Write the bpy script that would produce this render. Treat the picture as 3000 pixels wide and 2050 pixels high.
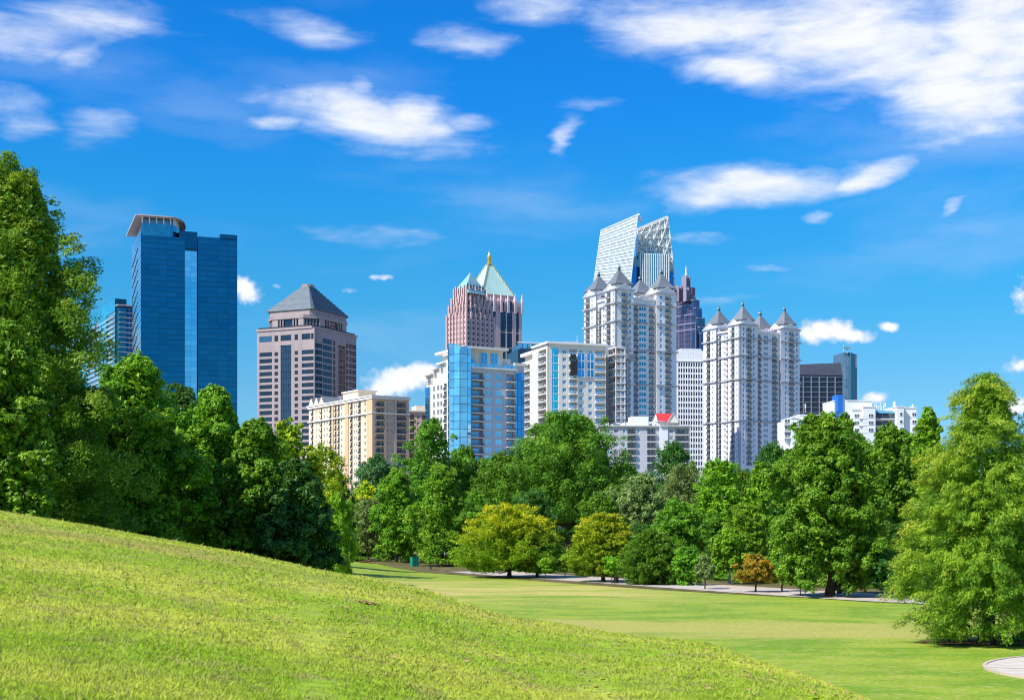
import bpy, math, random
import numpy as np
from mathutils import Vector

for o in list(bpy.data.objects):
    bpy.data.objects.remove(o)
scene = bpy.context.scene
COL = scene.collection
random.seed(7)

# ------------------------------------------------------------------ camera, light, exposure
F = 4167.0            # focal length in pixels of the 3000 px wide photograph (50 mm lens)
HOR = 1560.0          # row of the horizon in the photograph
cam_data = bpy.data.cameras.new('camera')
cam = bpy.data.objects.new('camera', cam_data)
COL.objects.link(cam)
cam.location = (0, 0, 0)
cam.rotation_euler = (math.radians(90), 0, 0)
cam_data.sensor_width = 36.0
cam_data.lens = 50.0
cam_data.shift_y = (HOR - 1025.0) / 3000.0
cam_data.clip_start = 0.1
cam_data.clip_end = 20000.0
scene.camera = cam

SUN_EL = math.radians(47)
SUN_H = (-0.81, -0.586)                     # horizontal direction towards the sun
sun_data = bpy.data.lights.new('sun', 'SUN')
sun_data.energy = 4.4
sun_data.angle = math.radians(0.5)
sun_data.color = (1.0, 0.955, 0.88)
sun = bpy.data.objects.new('sun', sun_data)
COL.objects.link(sun)
sdir = Vector((SUN_H[0] * math.cos(SUN_EL), SUN_H[1] * math.cos(SUN_EL), math.sin(SUN_EL)))
sun.rotation_euler = sdir.to_track_quat('Z', 'Y').to_euler()

vs = scene.view_settings
vs.view_transform = 'Standard'
vs.look = 'None'
vs.exposure = 0.55
vs.gamma = 1.0
vs.use_curve_mapping = False
scene.display_settings.display_device = 'sRGB'
cy = scene.cycles
cy.use_denoising = True
cy.max_bounces = 7
cy.diffuse_bounces = 4
cy.glossy_bounces = 4
cy.transmission_bounces = 4
cy.transparent_max_bounces = 6
cy.caustics_reflective = False
cy.caustics_refractive = False
cy.filter_width = 1.15
cy.sample_clamp_indirect = 6.0

# ------------------------------------------------------------------ world: sky with clouds
world = bpy.data.worlds.new('World')
scene.world = world
world.use_nodes = True
nt = world.node_tree
nt.nodes.clear()


def N(tree, typ, **kw):
    n = tree.nodes.new(typ)
    for k, v in kw.items():
        setattr(n, k, v)
    return n


def link(tree, a, b):
    tree.links.new(a, b)


def math_node(tree, op, a, b=None, c=None, clamp=False):
    n = tree.nodes.new('ShaderNodeMath')
    n.operation = op
    n.use_clamp = clamp
    for i, v in enumerate((a, b, c)):
        if v is None:
            continue
        if isinstance(v, (int, float)):
            n.inputs[i].default_value = v
        else:
            tree.links.new(v, n.inputs[i])
    return n.outputs[0]


def map_range(tree, v, a, b, c=0.0, d=1.0, smooth=True):
    n = tree.nodes.new('ShaderNodeMapRange')
    n.interpolation_type = 'SMOOTHSTEP' if smooth else 'LINEAR'
    n.inputs['From Min'].default_value = a
    n.inputs['From Max'].default_value = b
    n.inputs['To Min'].default_value = c
    n.inputs['To Max'].default_value = d
    tree.links.new(v, n.inputs['Value'])
    return n.outputs[0]


def mix_rgb(tree, fac, a, b, blend='MIX'):
    n = tree.nodes.new('ShaderNodeMix')
    n.data_type = 'RGBA'
    n.blend_type = blend
    n.clamp_factor = True
    for sock, v in ((n.inputs[0], fac), (n.inputs[6], a), (n.inputs[7], b)):
        if isinstance(v, (int, float)):
            sock.default_value = v
        elif isinstance(v, tuple):
            sock.default_value = (*v[:3], 1.0)
        else:
            tree.links.new(v, sock)
    return n.outputs[2]


sky = N(nt, 'ShaderNodeTexSky', sky_type='NISHITA')
sky.sun_disc = False
sky.sun_elevation = SUN_EL
sky.sun_rotation = math.atan2(SUN_H[0], SUN_H[1])
sky.altitude = 300
sky.air_density = 1.0
sky.dust_density = 0.3
sky.ozone_density = 3.0
tc = N(nt, 'ShaderNodeTexCoord')
sep = N(nt, 'ShaderNodeSeparateXYZ')
link(nt, tc.outputs['Generated'], sep.inputs[0])
dz = math_node(nt, 'MAXIMUM', sep.outputs[2], 0.0)
# azimuth and elevation in degrees
az = math_node(nt, 'MULTIPLY', math_node(nt, 'ARCTAN2', sep.outputs[0], sep.outputs[1]), 180 / math.pi)
el = math_node(nt, 'MULTIPLY', math_node(nt, 'ARCSINE', sep.outputs[2]), 180 / math.pi)
# clear summer air: deep blue overhead, lighter towards the horizon
grad = N(nt, 'ShaderNodeValToRGB')
link(nt, map_range(nt, el, 0, 45, smooth=False), grad.inputs[0])
cr = grad.color_ramp
stops = [(0.0, (0.38, 0.58, 0.94)), (0.05, (0.34, 0.59, 0.90)), (0.124, (0.28, 0.60, 0.80)), (0.20, (0.15, 0.645, 0.87)), (0.289, (0.085, 0.685, 1.04)),
         (0.373, (0.050, 0.64, 1.20)), (0.455, (0.042, 0.62, 1.22)), (1.0, (0.10, 0.68, 1.27))]
while len(cr.elements) < len(stops):
    cr.elements.new(0.5)
for e, (p, c) in zip(cr.elements, stops):
    e.position = p
    e.color = (*c, 1)
sky_col = mix_rgb(nt, 1.0, sky.outputs[0], grad.outputs[0], 'MULTIPLY')

comb = N(nt, 'ShaderNodeCombineXYZ')
link(nt, az, comb.inputs[0])
link(nt, el, comb.inputs[1])
# wind-torn distortion of the cloud outlines
dn = N(nt, 'ShaderNodeTexNoise')
dm = N(nt, 'ShaderNodeMapping')
dm.inputs['Scale'].default_value = (0.16, 0.38, 1)
link(nt, comb.outputs[0], dm.inputs[0])
link(nt, dm.outputs[0], dn.inputs['Vector'])
dn.inputs['Scale'].default_value = 1.0
dn.inputs['Detail'].default_value = 4
dn.inputs['Roughness'].default_value = 0.6
sub = N(nt, 'ShaderNodeVectorMath', operation='SUBTRACT')
link(nt, dn.outputs['Color'], sub.inputs[0])
sub.inputs[1].default_value = (0.5, 0.5, 0.5)
scl = N(nt, 'ShaderNodeVectorMath', operation='MULTIPLY')
link(nt, sub.outputs[0], scl.inputs[0])
scl.inputs[1].default_value = (5.0, 1.8, 0)
addv = N(nt, 'ShaderNodeVectorMath', operation='ADD')
link(nt, comb.outputs[0], addv.inputs[0])
link(nt, scl.outputs[0], addv.inputs[1])


def px_dir(px, py):
    x = (px - 1500) / F
    z = (HOR - py) / F
    return math.degrees(math.atan(x)), math.degrees(math.atan2(z, math.hypot(1, x)))


def blobs(items, vec):
    """soft elliptical cloud masses: px, py, half width, half height (photo pixels), tilt, strength"""
    out = None
    for (px, py, hw, hh, rot, s) in items:
        a, e = px_dir(px, py)
        k = 180 / math.pi / F
        mp = N(nt, 'ShaderNodeMapping', vector_type='TEXTURE')
        mp.inputs['Location'].default_value = (a, e, 0)
        mp.inputs['Rotation'].default_value = (0, 0, math.radians(rot))
        mp.inputs['Scale'].default_value = (hw * k * math.cos(math.radians(a)), hh * k, 1)
        link(nt, vec, mp.inputs[0])
        ln = N(nt, 'ShaderNodeVectorMath', operation='LENGTH')
        link(nt, mp.outputs[0], ln.inputs[0])
        v = math_node(nt, 'MULTIPLY', map_range(nt, ln.outputs['Value'], 1.4, 0.1), s)
        out = v if out is None else math_node(nt, 'MAXIMUM', out, v)
    return out


wisps = [
    (140, 85, 320, 120, 12, .68), (290, 55, 230, 50, -5, .6), (240, 175, 130, 60, 25, .66), (50, 370, 130, 36, 0, .60), (280, 390, 150, 50, 8, .46), (40, 300, 130, 70, 0, .36),
    (860, 78, 210, 62, -6, .56), (1370, 112, 130, 52, 0, .72), (1080, 350, 340, 90, -8, 1.0), (1210, 345, 150, 85, -12, 1.0),
    (1060, 262, 70, 40, 0, .66), (780, 358, 130, 30, -2, .85), (1340, 350, 130, 35, 0, .6),
    (1650, 410, 75, 42, 38, .85), (1600, 20, 180, 60, 0, .75), (1740, 318, 90, 20, 0, .45),
    (2050, 70, 340, 120, 0, 1.0), (2500, 110, 560, 170, -8, 1.1), (2150, 200, 240, 70, -6, .95), (2850, 230, 330, 190, -12, 1.1),
    (2980, 100, 330, 230, 0, 1.1), (2900, 365, 150, 60, -10, .85), (2760, 410, 130, 30, -4, .55),
    (2230, 545, 330, 62, 3, 1.0), (2560, 505, 140, 48, 12, 1.0), (2080, 575, 170, 50, 3, .8), (2400, 630, 60, 24, 0, .5),
    (2820, 600, 50, 20, 25, .5), (2040, 690, 110, 22, -8, .45), (1080, 690, 260, 36, -4, .38), (2280, 780, 90, 18, -10, .35), (2100, 870, 130, 26, 0, .36)]
wn = N(nt, 'ShaderNodeTexNoise')
wm = N(nt, 'ShaderNodeMapping')
wm.inputs['Scale'].default_value = (0.17, 0.60, 1)
wm.inputs['Rotation'].default_value = (0, 0, math.radians(8))
link(nt, comb.outputs[0], wm.inputs[0])
link(nt, wm.outputs[0], wn.inputs['Vector'])
wn.inputs['Scale'].default_value = 1.6
wn.inputs['Detail'].default_value = 9
wn.inputs['Roughness'].default_value = 0.60
wn.inputs['Distortion'].default_value = 0.25
# the same broken cloud goes on outside the picture
out_mask = math_node(nt, 'MAXIMUM', map_range(nt, math_node(nt, 'ABSOLUTE', az), 24, 38), map_range(nt, el, 24, 34))
gen = N(nt, 'ShaderNodeTexNoise')
gm = N(nt, 'ShaderNodeMapping')
gm.inputs['Scale'].default_value = (2.2, 2.2, 6)
link(nt, tc.outputs['Generated'], gm.inputs[0])
link(nt, gm.outputs[0], gen.inputs['Vector'])
gen.inputs['Scale'].default_value = 1.3
gen.inputs['Detail'].default_value = 5
general = math_node(nt, 'MULTIPLY', map_range(nt, gen.outputs[0], 0.49, 0.68), math_node(nt, 'MULTIPLY', out_mask, 0.85))
m1 = math_node(nt, 'MAXIMUM', blobs(wisps, addv.outputs[0]), general)
w0 = math_node(nt, 'ADD', m1, math_node(nt, 'MULTIPLY', math_node(nt, 'SUBTRACT', wn.outputs[0], 0.5), 1.5))
w1 = map_range(nt, w0, 0.02, 1.26)
w1 = math_node(nt, 'MULTIPLY', w1, map_range(nt, m1, 0.0, 0.25))
# small cumulus low over the roofs: crisper
puffs = [(715, 848, 62, 40, -30, 1.0), (808, 838, 20, 12, 0, .5), (1115, 812, 46, 13, 0, .62), (1020, 850, 36, 12, 0, .45),
         (1170, 1115, 110, 52, 8, 1.1), (1120, 1140, 70, 30, 0, 1.0), (1235, 1095, 60, 42, 0, 1.1), (1110, 1165, 50, 24, 0, .9),
         (2420, 968, 95, 38, 0, 1.1), (2480, 980, 100, 26, -8, 1.0), (2380, 975, 60, 36, 0, 1.0), (2605, 958, 36, 18, -15, .9),
         (2560, 1165, 50, 24, 0, .8), (2985, 1190, 60, 34, 0, .95), (2990, 870, 40, 70, 0, .5), (2980, 1070, 50, 30, 0, .7)]
pn = N(nt, 'ShaderNodeTexNoise')
link(nt, comb.outputs[0], pn.inputs['Vector'])
pn.inputs['Scale'].default_value = 2.2
pn.inputs['Detail'].default_value = 6
pn.inputs['Roughness'].default_value = 0.55
m2 = blobs(puffs, comb.outputs[0])
p0 = math_node(nt, 'ADD', m2, math_node(nt, 'MULTIPLY', math_node(nt, 'SUBTRACT', pn.outputs[0], 0.5), 1.3))
p1 = math_node(nt, 'MULTIPLY', map_range(nt, p0, 0.20, 0.85), map_range(nt, m2, 0.02, 0.2))
vn = N(nt, 'ShaderNodeTexNoise')
vm = N(nt, 'ShaderNodeMapping')
vm.inputs['Scale'].default_value = (0.055, 0.22, 1)
vm.inputs['Rotation'].default_value = (0, 0, math.radians(-6))
link(nt, addv.outputs[0], vm.inputs[0])
link(nt, vm.outputs[0], vn.inputs['Vector'])
vn.inputs['Scale'].default_value = 1.0
vn.inputs['Detail'].default_value = 7
veil = math_node(nt, 'MULTIPLY', map_range(nt, vn.outputs[0], 0.47, 0.75), math_node(nt, 'MULTIPLY', map_range(nt, el, 3, 9), 0.30))
w1 = math_node(nt, 'MAXIMUM', w1, veil)
cov = math_node(nt, 'MAXIMUM', math_node(nt, 'MULTIPLY', w1, 0.97), math_node(nt, 'MULTIPLY', p1, 0.95), clamp=True)
shade = map_range(nt, w0, 0.45, 1.15)
cl_col = mix_rgb(nt, p1, mix_rgb(nt, shade, (4.6, 5.3, 6.6), (6.2, 6.3, 6.5)), mix_rgb(nt, map_range(nt, p0, 0.45, 1.1), (5.2, 5.7, 6.3), (6.6, 6.6, 6.6)))
final = mix_rgb(nt, cov, sky_col, cl_col)
bg = N(nt, 'ShaderNodeBackground')
bg.inputs[1].default_value = 0.11
link(nt, final, bg.inputs[0])
wo = N(nt, 'ShaderNodeOutputWorld')
link(nt, bg.outputs[0], wo.inputs[0])


# ------------------------------------------------------------------ helpers
def tag(o, label=None, cat=None, group=None, kind=None):
    if label:
        o['label'] = label
    if cat:
        o['category'] = cat
    if group:
        o['group'] = group
    if kind:
        o['kind'] = kind
    return o


def empty(name, loc=(0, 0, 0), rz=0.0):
    o = bpy.data.objects.new(name, None)
    o.empty_display_size = 0.5
    COL.objects.link(o)
    o.location = loc
    o.rotation_euler = (0, 0, rz)
    return o


def add_obj(name, mesh, parent=None, loc=(0, 0, 0), rz=0.0):
    o = bpy.data.objects.new(name, mesh)
    COL.objects.link(o)
    o.parent = parent
    o.location = loc
    o.rotation_euler = (0, 0, rz)
    return o


_M = {}


def mat(name, col, rough=0.6, metal=0.0, var=0.08, scale=0.6, spec=0.4, bump=0.0, streak=False, alpha=None, trans=0.0):
    if name in _M:
        return _M[name]
    m = bpy.data.materials.new(name)
    m.use_nodes = True
    t = m.node_tree
    b = t.nodes['Principled BSDF']
    b.inputs['Roughness'].default_value = rough
    b.inputs['Metallic'].default_value = metal
    b.inputs['Specular IOR Level'].default_value = spec
    b.inputs['Transmission Weight'].default_value = trans
    if alpha is not None:
        b.inputs['Alpha'].default_value = alpha
    tcn = N(t, 'ShaderNodeTexCoord')
    no = N(t, 'ShaderNodeTexNoise')
    mp = N(t, 'ShaderNodeMapping')
    mp.inputs['Scale'].default_value = (scale, scale, scale * (0.12 if streak else 1.0))
    link(t, tcn.outputs['Object'], mp.inputs[0])
    link(t, mp.outputs[0], no.inputs['Vector'])
    no.inputs['Scale'].default_value = 1.0
    no.inputs['Detail'].default_value = 5
    oi = N(t, 'ShaderNodeObjectInfo')
    mixv = math_node(t, 'ADD', math_node(t, 'MULTIPLY', no.outputs[0], 0.75), math_node(t, 'MULTIPLY', oi.outputs['Random'], 0.25))
    lo = tuple(c * (1 - 2 * var) for c in col)
    hi = tuple(min(1, c * (1 + 2 * var)) for c in col)
    link(t, mix_rgb(t, map_range(t, mixv, 0.3, 0.7, smooth=False), lo, hi), b.inputs['Base Color'])
    if bump > 0:
        bn = N(t, 'ShaderNodeBump')
        bn.inputs['Strength'].default_value = bump
        bn.inputs['Distance'].default_value = 0.1
        link(t, no.outputs[0], bn.inputs['Height'])
        link(t, bn.outputs[0], b.inputs['Normal'])
    _M[name] = m
    return m


class MB:
    """collects solids and builds them as one mesh"""

    def __init__(s):
        s.v, s.f, s.m, s.mats = [], [], [], []

    def mi(s, m):
        if m not in s.mats:
            s.mats.append(m)
        return s.mats.index(m)

    def face(s, idx, m):
        s.f.append(idx)
        s.m.append(s.mi(m))

    def box(s, x0, x1, y0, y1, z0, z1, m):
        if x1 < x0: x0, x1 = x1, x0
        if y1 < y0: y0, y1 = y1, y0
        if z1 < z0: z0, z1 = z1, z0
        s.prism([(x0, y0), (x1, y0), (x1, y1), (x0, y1)], z0, z1, m)

    def prism(s, poly, z0, z1, m, poly2=None):
        """vertical solid over a counter-clockwise outline; poly2 = outline at the top"""
        n = len(poly)
        k = len(s.v)
        s.v += [(x, y, z0) for x, y in poly] + [(x, y, z1) for x, y in (poly2 or poly)]
        for i in range(n):
            j = (i + 1) % n
            s.face((k + i, k + j, k + n + j, k + n + i), m)
        s.face(tuple(k + n + i for i in range(n)), m)
        s.face(tuple(k + n - 1 - i for i in range(n)), m)

    def hull8(s, pts, m):
        """eight corners: bottom four then top four, counter-clockwise"""
        k = len(s.v)
        s.v += pts
        for q in ((0, 3, 2, 1), (4, 5, 6, 7), (0, 1, 5, 4), (1, 2, 6, 5), (2, 3, 7, 6), (3, 0, 4, 7)):
            s.face(tuple(k + i for i in q), m)

    def tube(s, p0, p1, r0, r1, m, n=8, cap=True):
        p0, p1 = Vector(p0), Vector(p1)
        d = (p1 - p0).normalized()
        a = d.orthogonal().normalized()
        b = d.cross(a)
        k = len(s.v)
        for p, r in ((p0, r0), (p1, r1)):
            for i in range(n):
                t = 2 * math.pi * i / n
                s.v.append(tuple(p + (a * math.cos(t) + b * math.sin(t)) * r))
        for i in range(n):
            j = (i + 1) % n
            s.face((k + i, k + j, k + n + j, k + n + i), m)
        if cap:
            s.face(tuple(k + n + i for i in range(n)), m)
            s.face(tuple(k + n - 1 - i for i in range(n)), m)

    def lathe(s, prof, m, n=16, c=(0, 0)):
        """prof: (radius, z) upwards"""
        k = len(s.v)
        for r, z in prof:
            for i in range(n):
                t = 2 * math.pi * (i + 0.5) / n
                s.v.append((c[0] + r * math.cos(t), c[1] + r * math.sin(t), z))
        for j in range(len(prof) - 1):
            for i in range(n):
                i2 = (i + 1) % n
                s.face((k + j * n + i, k + j * n + i2, k + (j + 1) * n + i2, k + (j + 1) * n + i), m)
        s.face(tuple(k + n - 1 - i for i in range(n)), m)
        s.face(tuple(k + (len(prof) - 1) * n + i for i in range(n)), m)

    def mesh(s, name):
        me = bpy.data.meshes.new(name)
        me.from_pydata(s.v, [], s.f)
        for m in s.mats:
            me.materials.append(m)
        me.polygons.foreach_set('material_index', s.m)
        me.update()
        return me

    def build(s, name, parent=None, loc=(0, 0, 0), rz=0.0):
        return add_obj(name, s.mesh(name), parent, loc, rz)


# ------------------------------------------------------------------ terrain
def smooth(t):
    t = np.clip(t, 0, 1)
    return t * t * (3 - 2 * t)


_kpx = np.array([-3000, -1500, 0, 258, 484, 710, 920, 1065, 1226, 1355, 1500, 1780, 2065, 2452, 3200, 4500], float)
_kpy = np.array([1260, 1380, 1498, 1540, 1582, 1621, 1668, 1691, 1727, 1766, 1808, 1850, 1885, 2014, 2300, 2600], float)
_kD = np.array([85, 72, 58, 55, 52, 50, 48, 46, 44, 42, 40, 37, 33, 24, 16, 13], float)
_ku = (_kpx - 1500) / F


def meadow(X, Y):
    u = X / np.maximum(Y, 6)
    z = -6.3 + 2.2 * smooth((-u - 0.055) / 0.10) * smooth((Y - 130) / 120)
    z = z + 0.10 * np.sin(X * 0.11 + 1.3) * np.sin(Y * 0.07 + .4) * smooth((120 - Y) / 40) * smooth((Y - 30) / 20)
    return z


def ground(X, Y):
    X = np.asarray(X, float)
    Y = np.asarray(Y, float)
    u = X / np.maximum(Y, 6)
    dep = np.interp(u, _ku, _kpy) - HOR
    D = np.interp(u, _ku, _kD)
    zc = -dep / F * D
    Yp = np.maximum(Y, 0)
    t = np.clip(Yp / D, 0, 1)
    m0 = (zc + 1.7) / D
    m1 = zc / D
    h = ((2 * t**3 - 3 * t**2 + 1) * -1.7 + (t**3 - 2 * t**2 + t) * D * m0 + (-2 * t**3 + 3 * t**2) * zc + (t**3 - t**2) * D * m1)
    L = np.where(u < -0.1, 60.0, 26.0 + 34 * smooth((-u + 0.0) / 0.1) * (u < 0))
    s = smooth((Yp - D) / L)
    far = (zc + m1 * (Yp - D)) * (1 - s) + meadow(X, Y) * s
    z = np.where(Yp <= D, h, far)
    z = z + 0.035 * np.sin(X * 0.9 + 0.4 * Y) * np.sin(Y * 0.6 - 0.3 * X) * smooth((Y - 2) / 10) * smooth((60 - Y) / 20)
    return z


def gz(x, y):
    return float(ground(x, y))


def at(px, Y):
    return (px - 1500) / F * Y


def pz(py, Y):
    return (HOR - py) / F * Y
# ------------------------------------------------------------------ ground and grass
def grass_material(name, blades=False):
    m = bpy.data.materials.new(name)
    m.use_nodes = True
    t = m.node_tree
    b = t.nodes['Principled BSDF']
    geo = N(t, 'ShaderNodeNewGeometry')

    def noise(scale, detail=4, sx=1, sy=1, rough=0.55, off=0):
        mp = N(t, 'ShaderNodeMapping')
        mp.inputs['Scale'].default_value = (sx, sy, 1)
        mp.inputs['Location'].default_value = (off, off * 2, 0)
        link(t, geo.outputs['Position'], mp.inputs[0])
        n = N(t, 'ShaderNodeTexNoise')
        n.inputs['Scale'].default_value = scale
        n.inputs['Detail'].default_value = detail
        n.inputs['Roughness'].default_value = rough
        link(t, mp.outputs[0], n.inputs['Vector'])
        return n.outputs[0]

    sp = N(t, 'ShaderNodeSeparateXYZ')
    link(t, geo.outputs['Position'], sp.inputs[0])
    # the hill grass is yellower than the mown meadow below it
    hill = map_range(t, sp.outputs[2], -5.0, -2.9)
    lush = mix_rgb(t, hill, (0.185, 0.315, 0.018), (0.40, 0.60, 0.030))
    yell = mix_rgb(t, hill, (0.33, 0.41, 0.036), (0.68, 0.74, 0.085))
    c = mix_rgb(t, map_range(t, noise(0.16, 5, 1, 1.4), 0.38, 0.62), lush, yell)
    # dry straw patches, stretched along the meadow
    dry = map_range(t, noise(0.045, 4, 0.55, 1.0, 0.6, 13), 0.50, 0.66)
    c = mix_rgb(t, math_node(t, 'MULTIPLY', dry, 0.75), c, (0.50, 0.43, 0.11))
    # worn strip across the upper meadow
    wx = map_range(t, math_node(t, 'ABSOLUTE', math_node(t, 'SUBTRACT', sp.outputs[0], -5)), 30, 12)
    wy = map_range(t, math_node(t, 'ABSOLUTE', math_node(t, 'SUBTRACT', sp.outputs[1], 152)), 38, 8)
    worn = math_node(t, 'MULTIPLY', math_node(t, 'MULTIPLY', wx, wy), map_range(t, noise(0.12, 5, .6, 1, .6, 4), 0.38, 0.60))
    c = mix_rgb(t, math_node(t, 'MULTIPLY', worn, 0.8), c, (0.62, 0.49, 0.15))
    small = noise(1.3, 6, 1, 1, 0.7, 5)
    c = mix_rgb(t, map_range(t, small, 0.50, 0.66, 0, 0.6), c, (0.50, 0.42, 0.15))
    dark = noise(4.0, 4, 1, 1, 0.7, 9)
    c = mix_rgb(t, map_range(t, dark, 0.40, 0.60, 0.30, 0.0), c, (0.05, 0.11, 0.012))
    # paved city beyond the wood
    city = map_range(t, sp.outputs[1], 330, 380)
    c = mix_rgb(t, city, c, (0.26, 0.24, 0.23))
    if blades:
        at_ = N(t, 'ShaderNodeAttribute')
        at_.attribute_name = 'tint'
        c = mix_rgb(t, map_range(t, at_.outputs['Fac'], 0.0, 0.45, 0.35, 0.0, False), c, (0.07, 0.16, 0.012))
        c = mix_rgb(t, map_range(t, at_.outputs['Fac'], 0.80, 1.0, 0.0, 0.85, False), c, (0.55, 0.46, 0.18))
    if not blades:
        # hill ground toned down to sit with the blades
        c = mix_rgb(t, hill, c, mix_rgb(t, 1.0, c, (0.80, 0.76, 0.85), 'MULTIPLY'))
    link(t, c, b.inputs['Base Color'])
    b.inputs['Roughness'].default_value = 0.75
    b.inputs['Specular IOR Level'].default_value = 0.15
    if blades:
        # upright blades catch the light like the turf they stand on
        nm = N(t, 'ShaderNodeVectorMath', operation='ADD')
        sc_ = N(t, 'ShaderNodeVectorMath', operation='SCALE')
        sc_.inputs['Scale'].default_value = 0.45
        link(t, geo.outputs['Normal'], sc_.inputs[0])
        link(t, sc_.outputs[0], nm.inputs[0])
        nm.inputs[1].default_value = (0, 0, 0.8)
        nn = N(t, 'ShaderNodeVectorMath', operation='NORMALIZE')
        link(t, nm.outputs[0], nn.inputs[0])
        link(t, nn.outputs[0], b.inputs['Normal'])
        tr = N(t, 'ShaderNodeBsdfTranslucent')
        link(t, c, tr.inputs[0])
        mx = N(t, 'ShaderNodeMixShader')
        mx.inputs[0].default_value = 0.35
        link(t, b.outputs[0], mx.inputs[1])
        link(t, tr.outputs[0], mx.inputs[2])
        link(t, mx.outputs[0], t.nodes['Material Output'].inputs['Surface'])
    else:
        bm = N(t, 'ShaderNodeBump')
        bm.inputs['Strength'].default_value = 0.4
        bm.inputs['Distance'].default_value = 0.12
        fine = noise(7.0, 6, 1, 0.6, 0.75, 2)
        link(t, fine, bm.inputs['Height'])
        link(t, bm.outputs[0], b.inputs['Normal'])
    return m


def fast_mesh(name, verts, nper, material, attrs=None):
    """verts (n*nper,3): n separate polygons of nper corners"""
    me = bpy.data.meshes.new(name)
    nv = len(verts)
    nf = nv // nper
    me.vertices.add(nv)
    me.vertices.foreach_set('co', np.asarray(verts, np.float32).ravel())
    me.loops.add(nv)
    me.loops.foreach_set('vertex_index', np.arange(nv, dtype=np.int32))
    me.polygons.add(nf)
    me.polygons.foreach_set('loop_start', np.arange(0, nv, nper, dtype=np.int32))
    me.update(calc_edges=True)
    me.materials.append(material)
    for k, v in (attrs or {}).items():
        a = me.attributes.new(k, 'FLOAT', 'POINT')
        a.data.foreach_set('value', np.repeat(np.asarray(v, np.float32), nper))
    return me


def build_ground():
    sx = np.linspace(-1, 1, 361)
    xs = np.sinh(sx * 6.2) / math.sinh(6.2) * 5200
    sy = np.linspace(-0.72, 1, 401)
    ys = np.sinh(sy * 6.0) / math.sinh(6.0) * 6200
    X, Y = np.meshgrid(xs, ys)
    Z = ground(X, Y)
    V = np.stack([X, Y, Z], -1).reshape(-1, 3)
    nx, ny = len(xs), len(ys)
    i = np.arange(ny - 1)[:, None] * nx + np.arange(nx - 1)[None, :]
    Fq = np.stack([i, i + 1, i + nx + 1, i + nx], -1).reshape(-1, 4)
    me = bpy.data.meshes.new('ground')
    me.vertices.add(len(V))
    me.vertices.foreach_set('co', V.astype(np.float32).ravel())
    me.loops.add(Fq.size)
    me.loops.foreach_set('vertex_index', Fq.astype(np.int32).ravel())
    me.polygons.add(len(Fq))
    me.polygons.foreach_set('loop_start', np.arange(0, Fq.size, 4, dtype=np.int32))
    me.polygons.foreach_set('use_smooth', np.ones(len(Fq), bool))
    me.update(calc_edges=True)
    me.materials.append(grass_material('lawn'))
    tag(add_obj('ground', me), 'sunlit park lawn, a grassy hillside dropping to a flat meadow', kind='structure')


def build_grass():
    rng = np.random.default_rng(3)
    n = 850000
    # density falls off with distance from the foot of the hill where one stands
    inv = rng.uniform(1 / 75.0, 1 / 9.0, n)
    Y = 1 / inv
    u = rng.uniform(-0.46, 0.46, n)
    X = u * Y
    D = np.interp(u, _ku, _kD)
    keep = Y < D + 5
    X, Y, u, D = X[keep], Y[keep], u[keep], D[keep]
    n = len(X)
    Z = ground(X, Y) - 0.01
    h = rng.uniform(0.014, 0.038, n) * (1 + 0.010 * Y)
    pn_ = np.sin(X * 1.7 + 2 * np.sin(Y * .9)) * np.sin(Y * 1.3 + 1.7 * np.sin(X * 1.1)) + .5 * np.sin(X * 4.1 + Y) * np.sin(Y * 3.3 - X)
    h = h * (0.95 + 0.16 * np.clip(pn_, -1, 1.4))
    crest = np.clip((Y - D + 5) / 5, 0, 1) * (u < -0.02)
    tall = rng.random(n) < 0.03
    h = h * np.where(tall, 1.9, 1) * (1 + 0.6 * crest)
    w = 0.004 + 0.00055 * Y
    a = rng.uniform(0, 2 * math.pi, n)
    ca, sa = np.cos(a), np.sin(a)
    la = rng.uniform(0, 2 * math.pi, n)
    lean = rng.uniform(0.2, 1.6, n) * h
    p = np.stack([X, Y, Z], -1)
    s = np.stack([ca, sa, np.zeros(n)], -1) * w[:, None]
    tip = p + np.stack([np.cos(la) * lean, np.sin(la) * lean, h], -1)
    V = np.stack([p - s, p + s, tip], 1).reshape(-1, 3)
    tint = rng.random(n) * 0.82
    tint = np.where((rng.random(n) < 0.13 + 0.45 * crest) | (tall & (rng.random(n) < .5)), rng.uniform(0.8, 1, n), tint)
    me = fast_mesh('grass', V, 3, grass_material('grass_blades', True), {'tint': tint})
    tag(add_obj('grass', me), 'yellow green grass blades with straw tips covering the near hillside', 'grass', kind='stuff')


build_ground()
build_grass()


def strip(name, pts, width, material, lift, label, kind='structure'):
    """a flat ribbon laid on the ground along pts"""
    P = []
    for k in range(len(pts) - 1):
        for j in range(10):
            t = j / 10
            P.append((pts[k][0] * (1 - t) + pts[k + 1][0] * t, pts[k][1] * (1 - t) + pts[k + 1][1] * t))
    P.append(pts[-1])
    # round off the bends
    for _ in range(6):
        P = [P[0]] + [((P[i - 1][0] + 2 * P[i][0] + P[i + 1][0]) / 4, (P[i - 1][1] + 2 * P[i][1] + P[i + 1][1]) / 4) for i in range(1, len(P) - 1)] + [P[-1]]
    mb = MB()
    for i, (x, y) in enumerate(P):
        a = P[max(i - 1, 0)]
        c = P[min(i + 1, len(P) - 1)]
        dx, dy = c[0] - a[0], c[1] - a[1]
        l = math.hypot(dx, dy)
        nx_, ny_ = -dy / l, dx / l
        for s in (-0.5, 0.5):
            q = (x + nx_ * width * s, y + ny_ * width * s)
            mb.v.append((q[0], q[1], gz(*q) + lift))
        if i:
            k = 2 * i
            mb.face((k - 2, k, k + 1, k - 1), material)
    return tag(mb.build(name), label, kind=kind)


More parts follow.
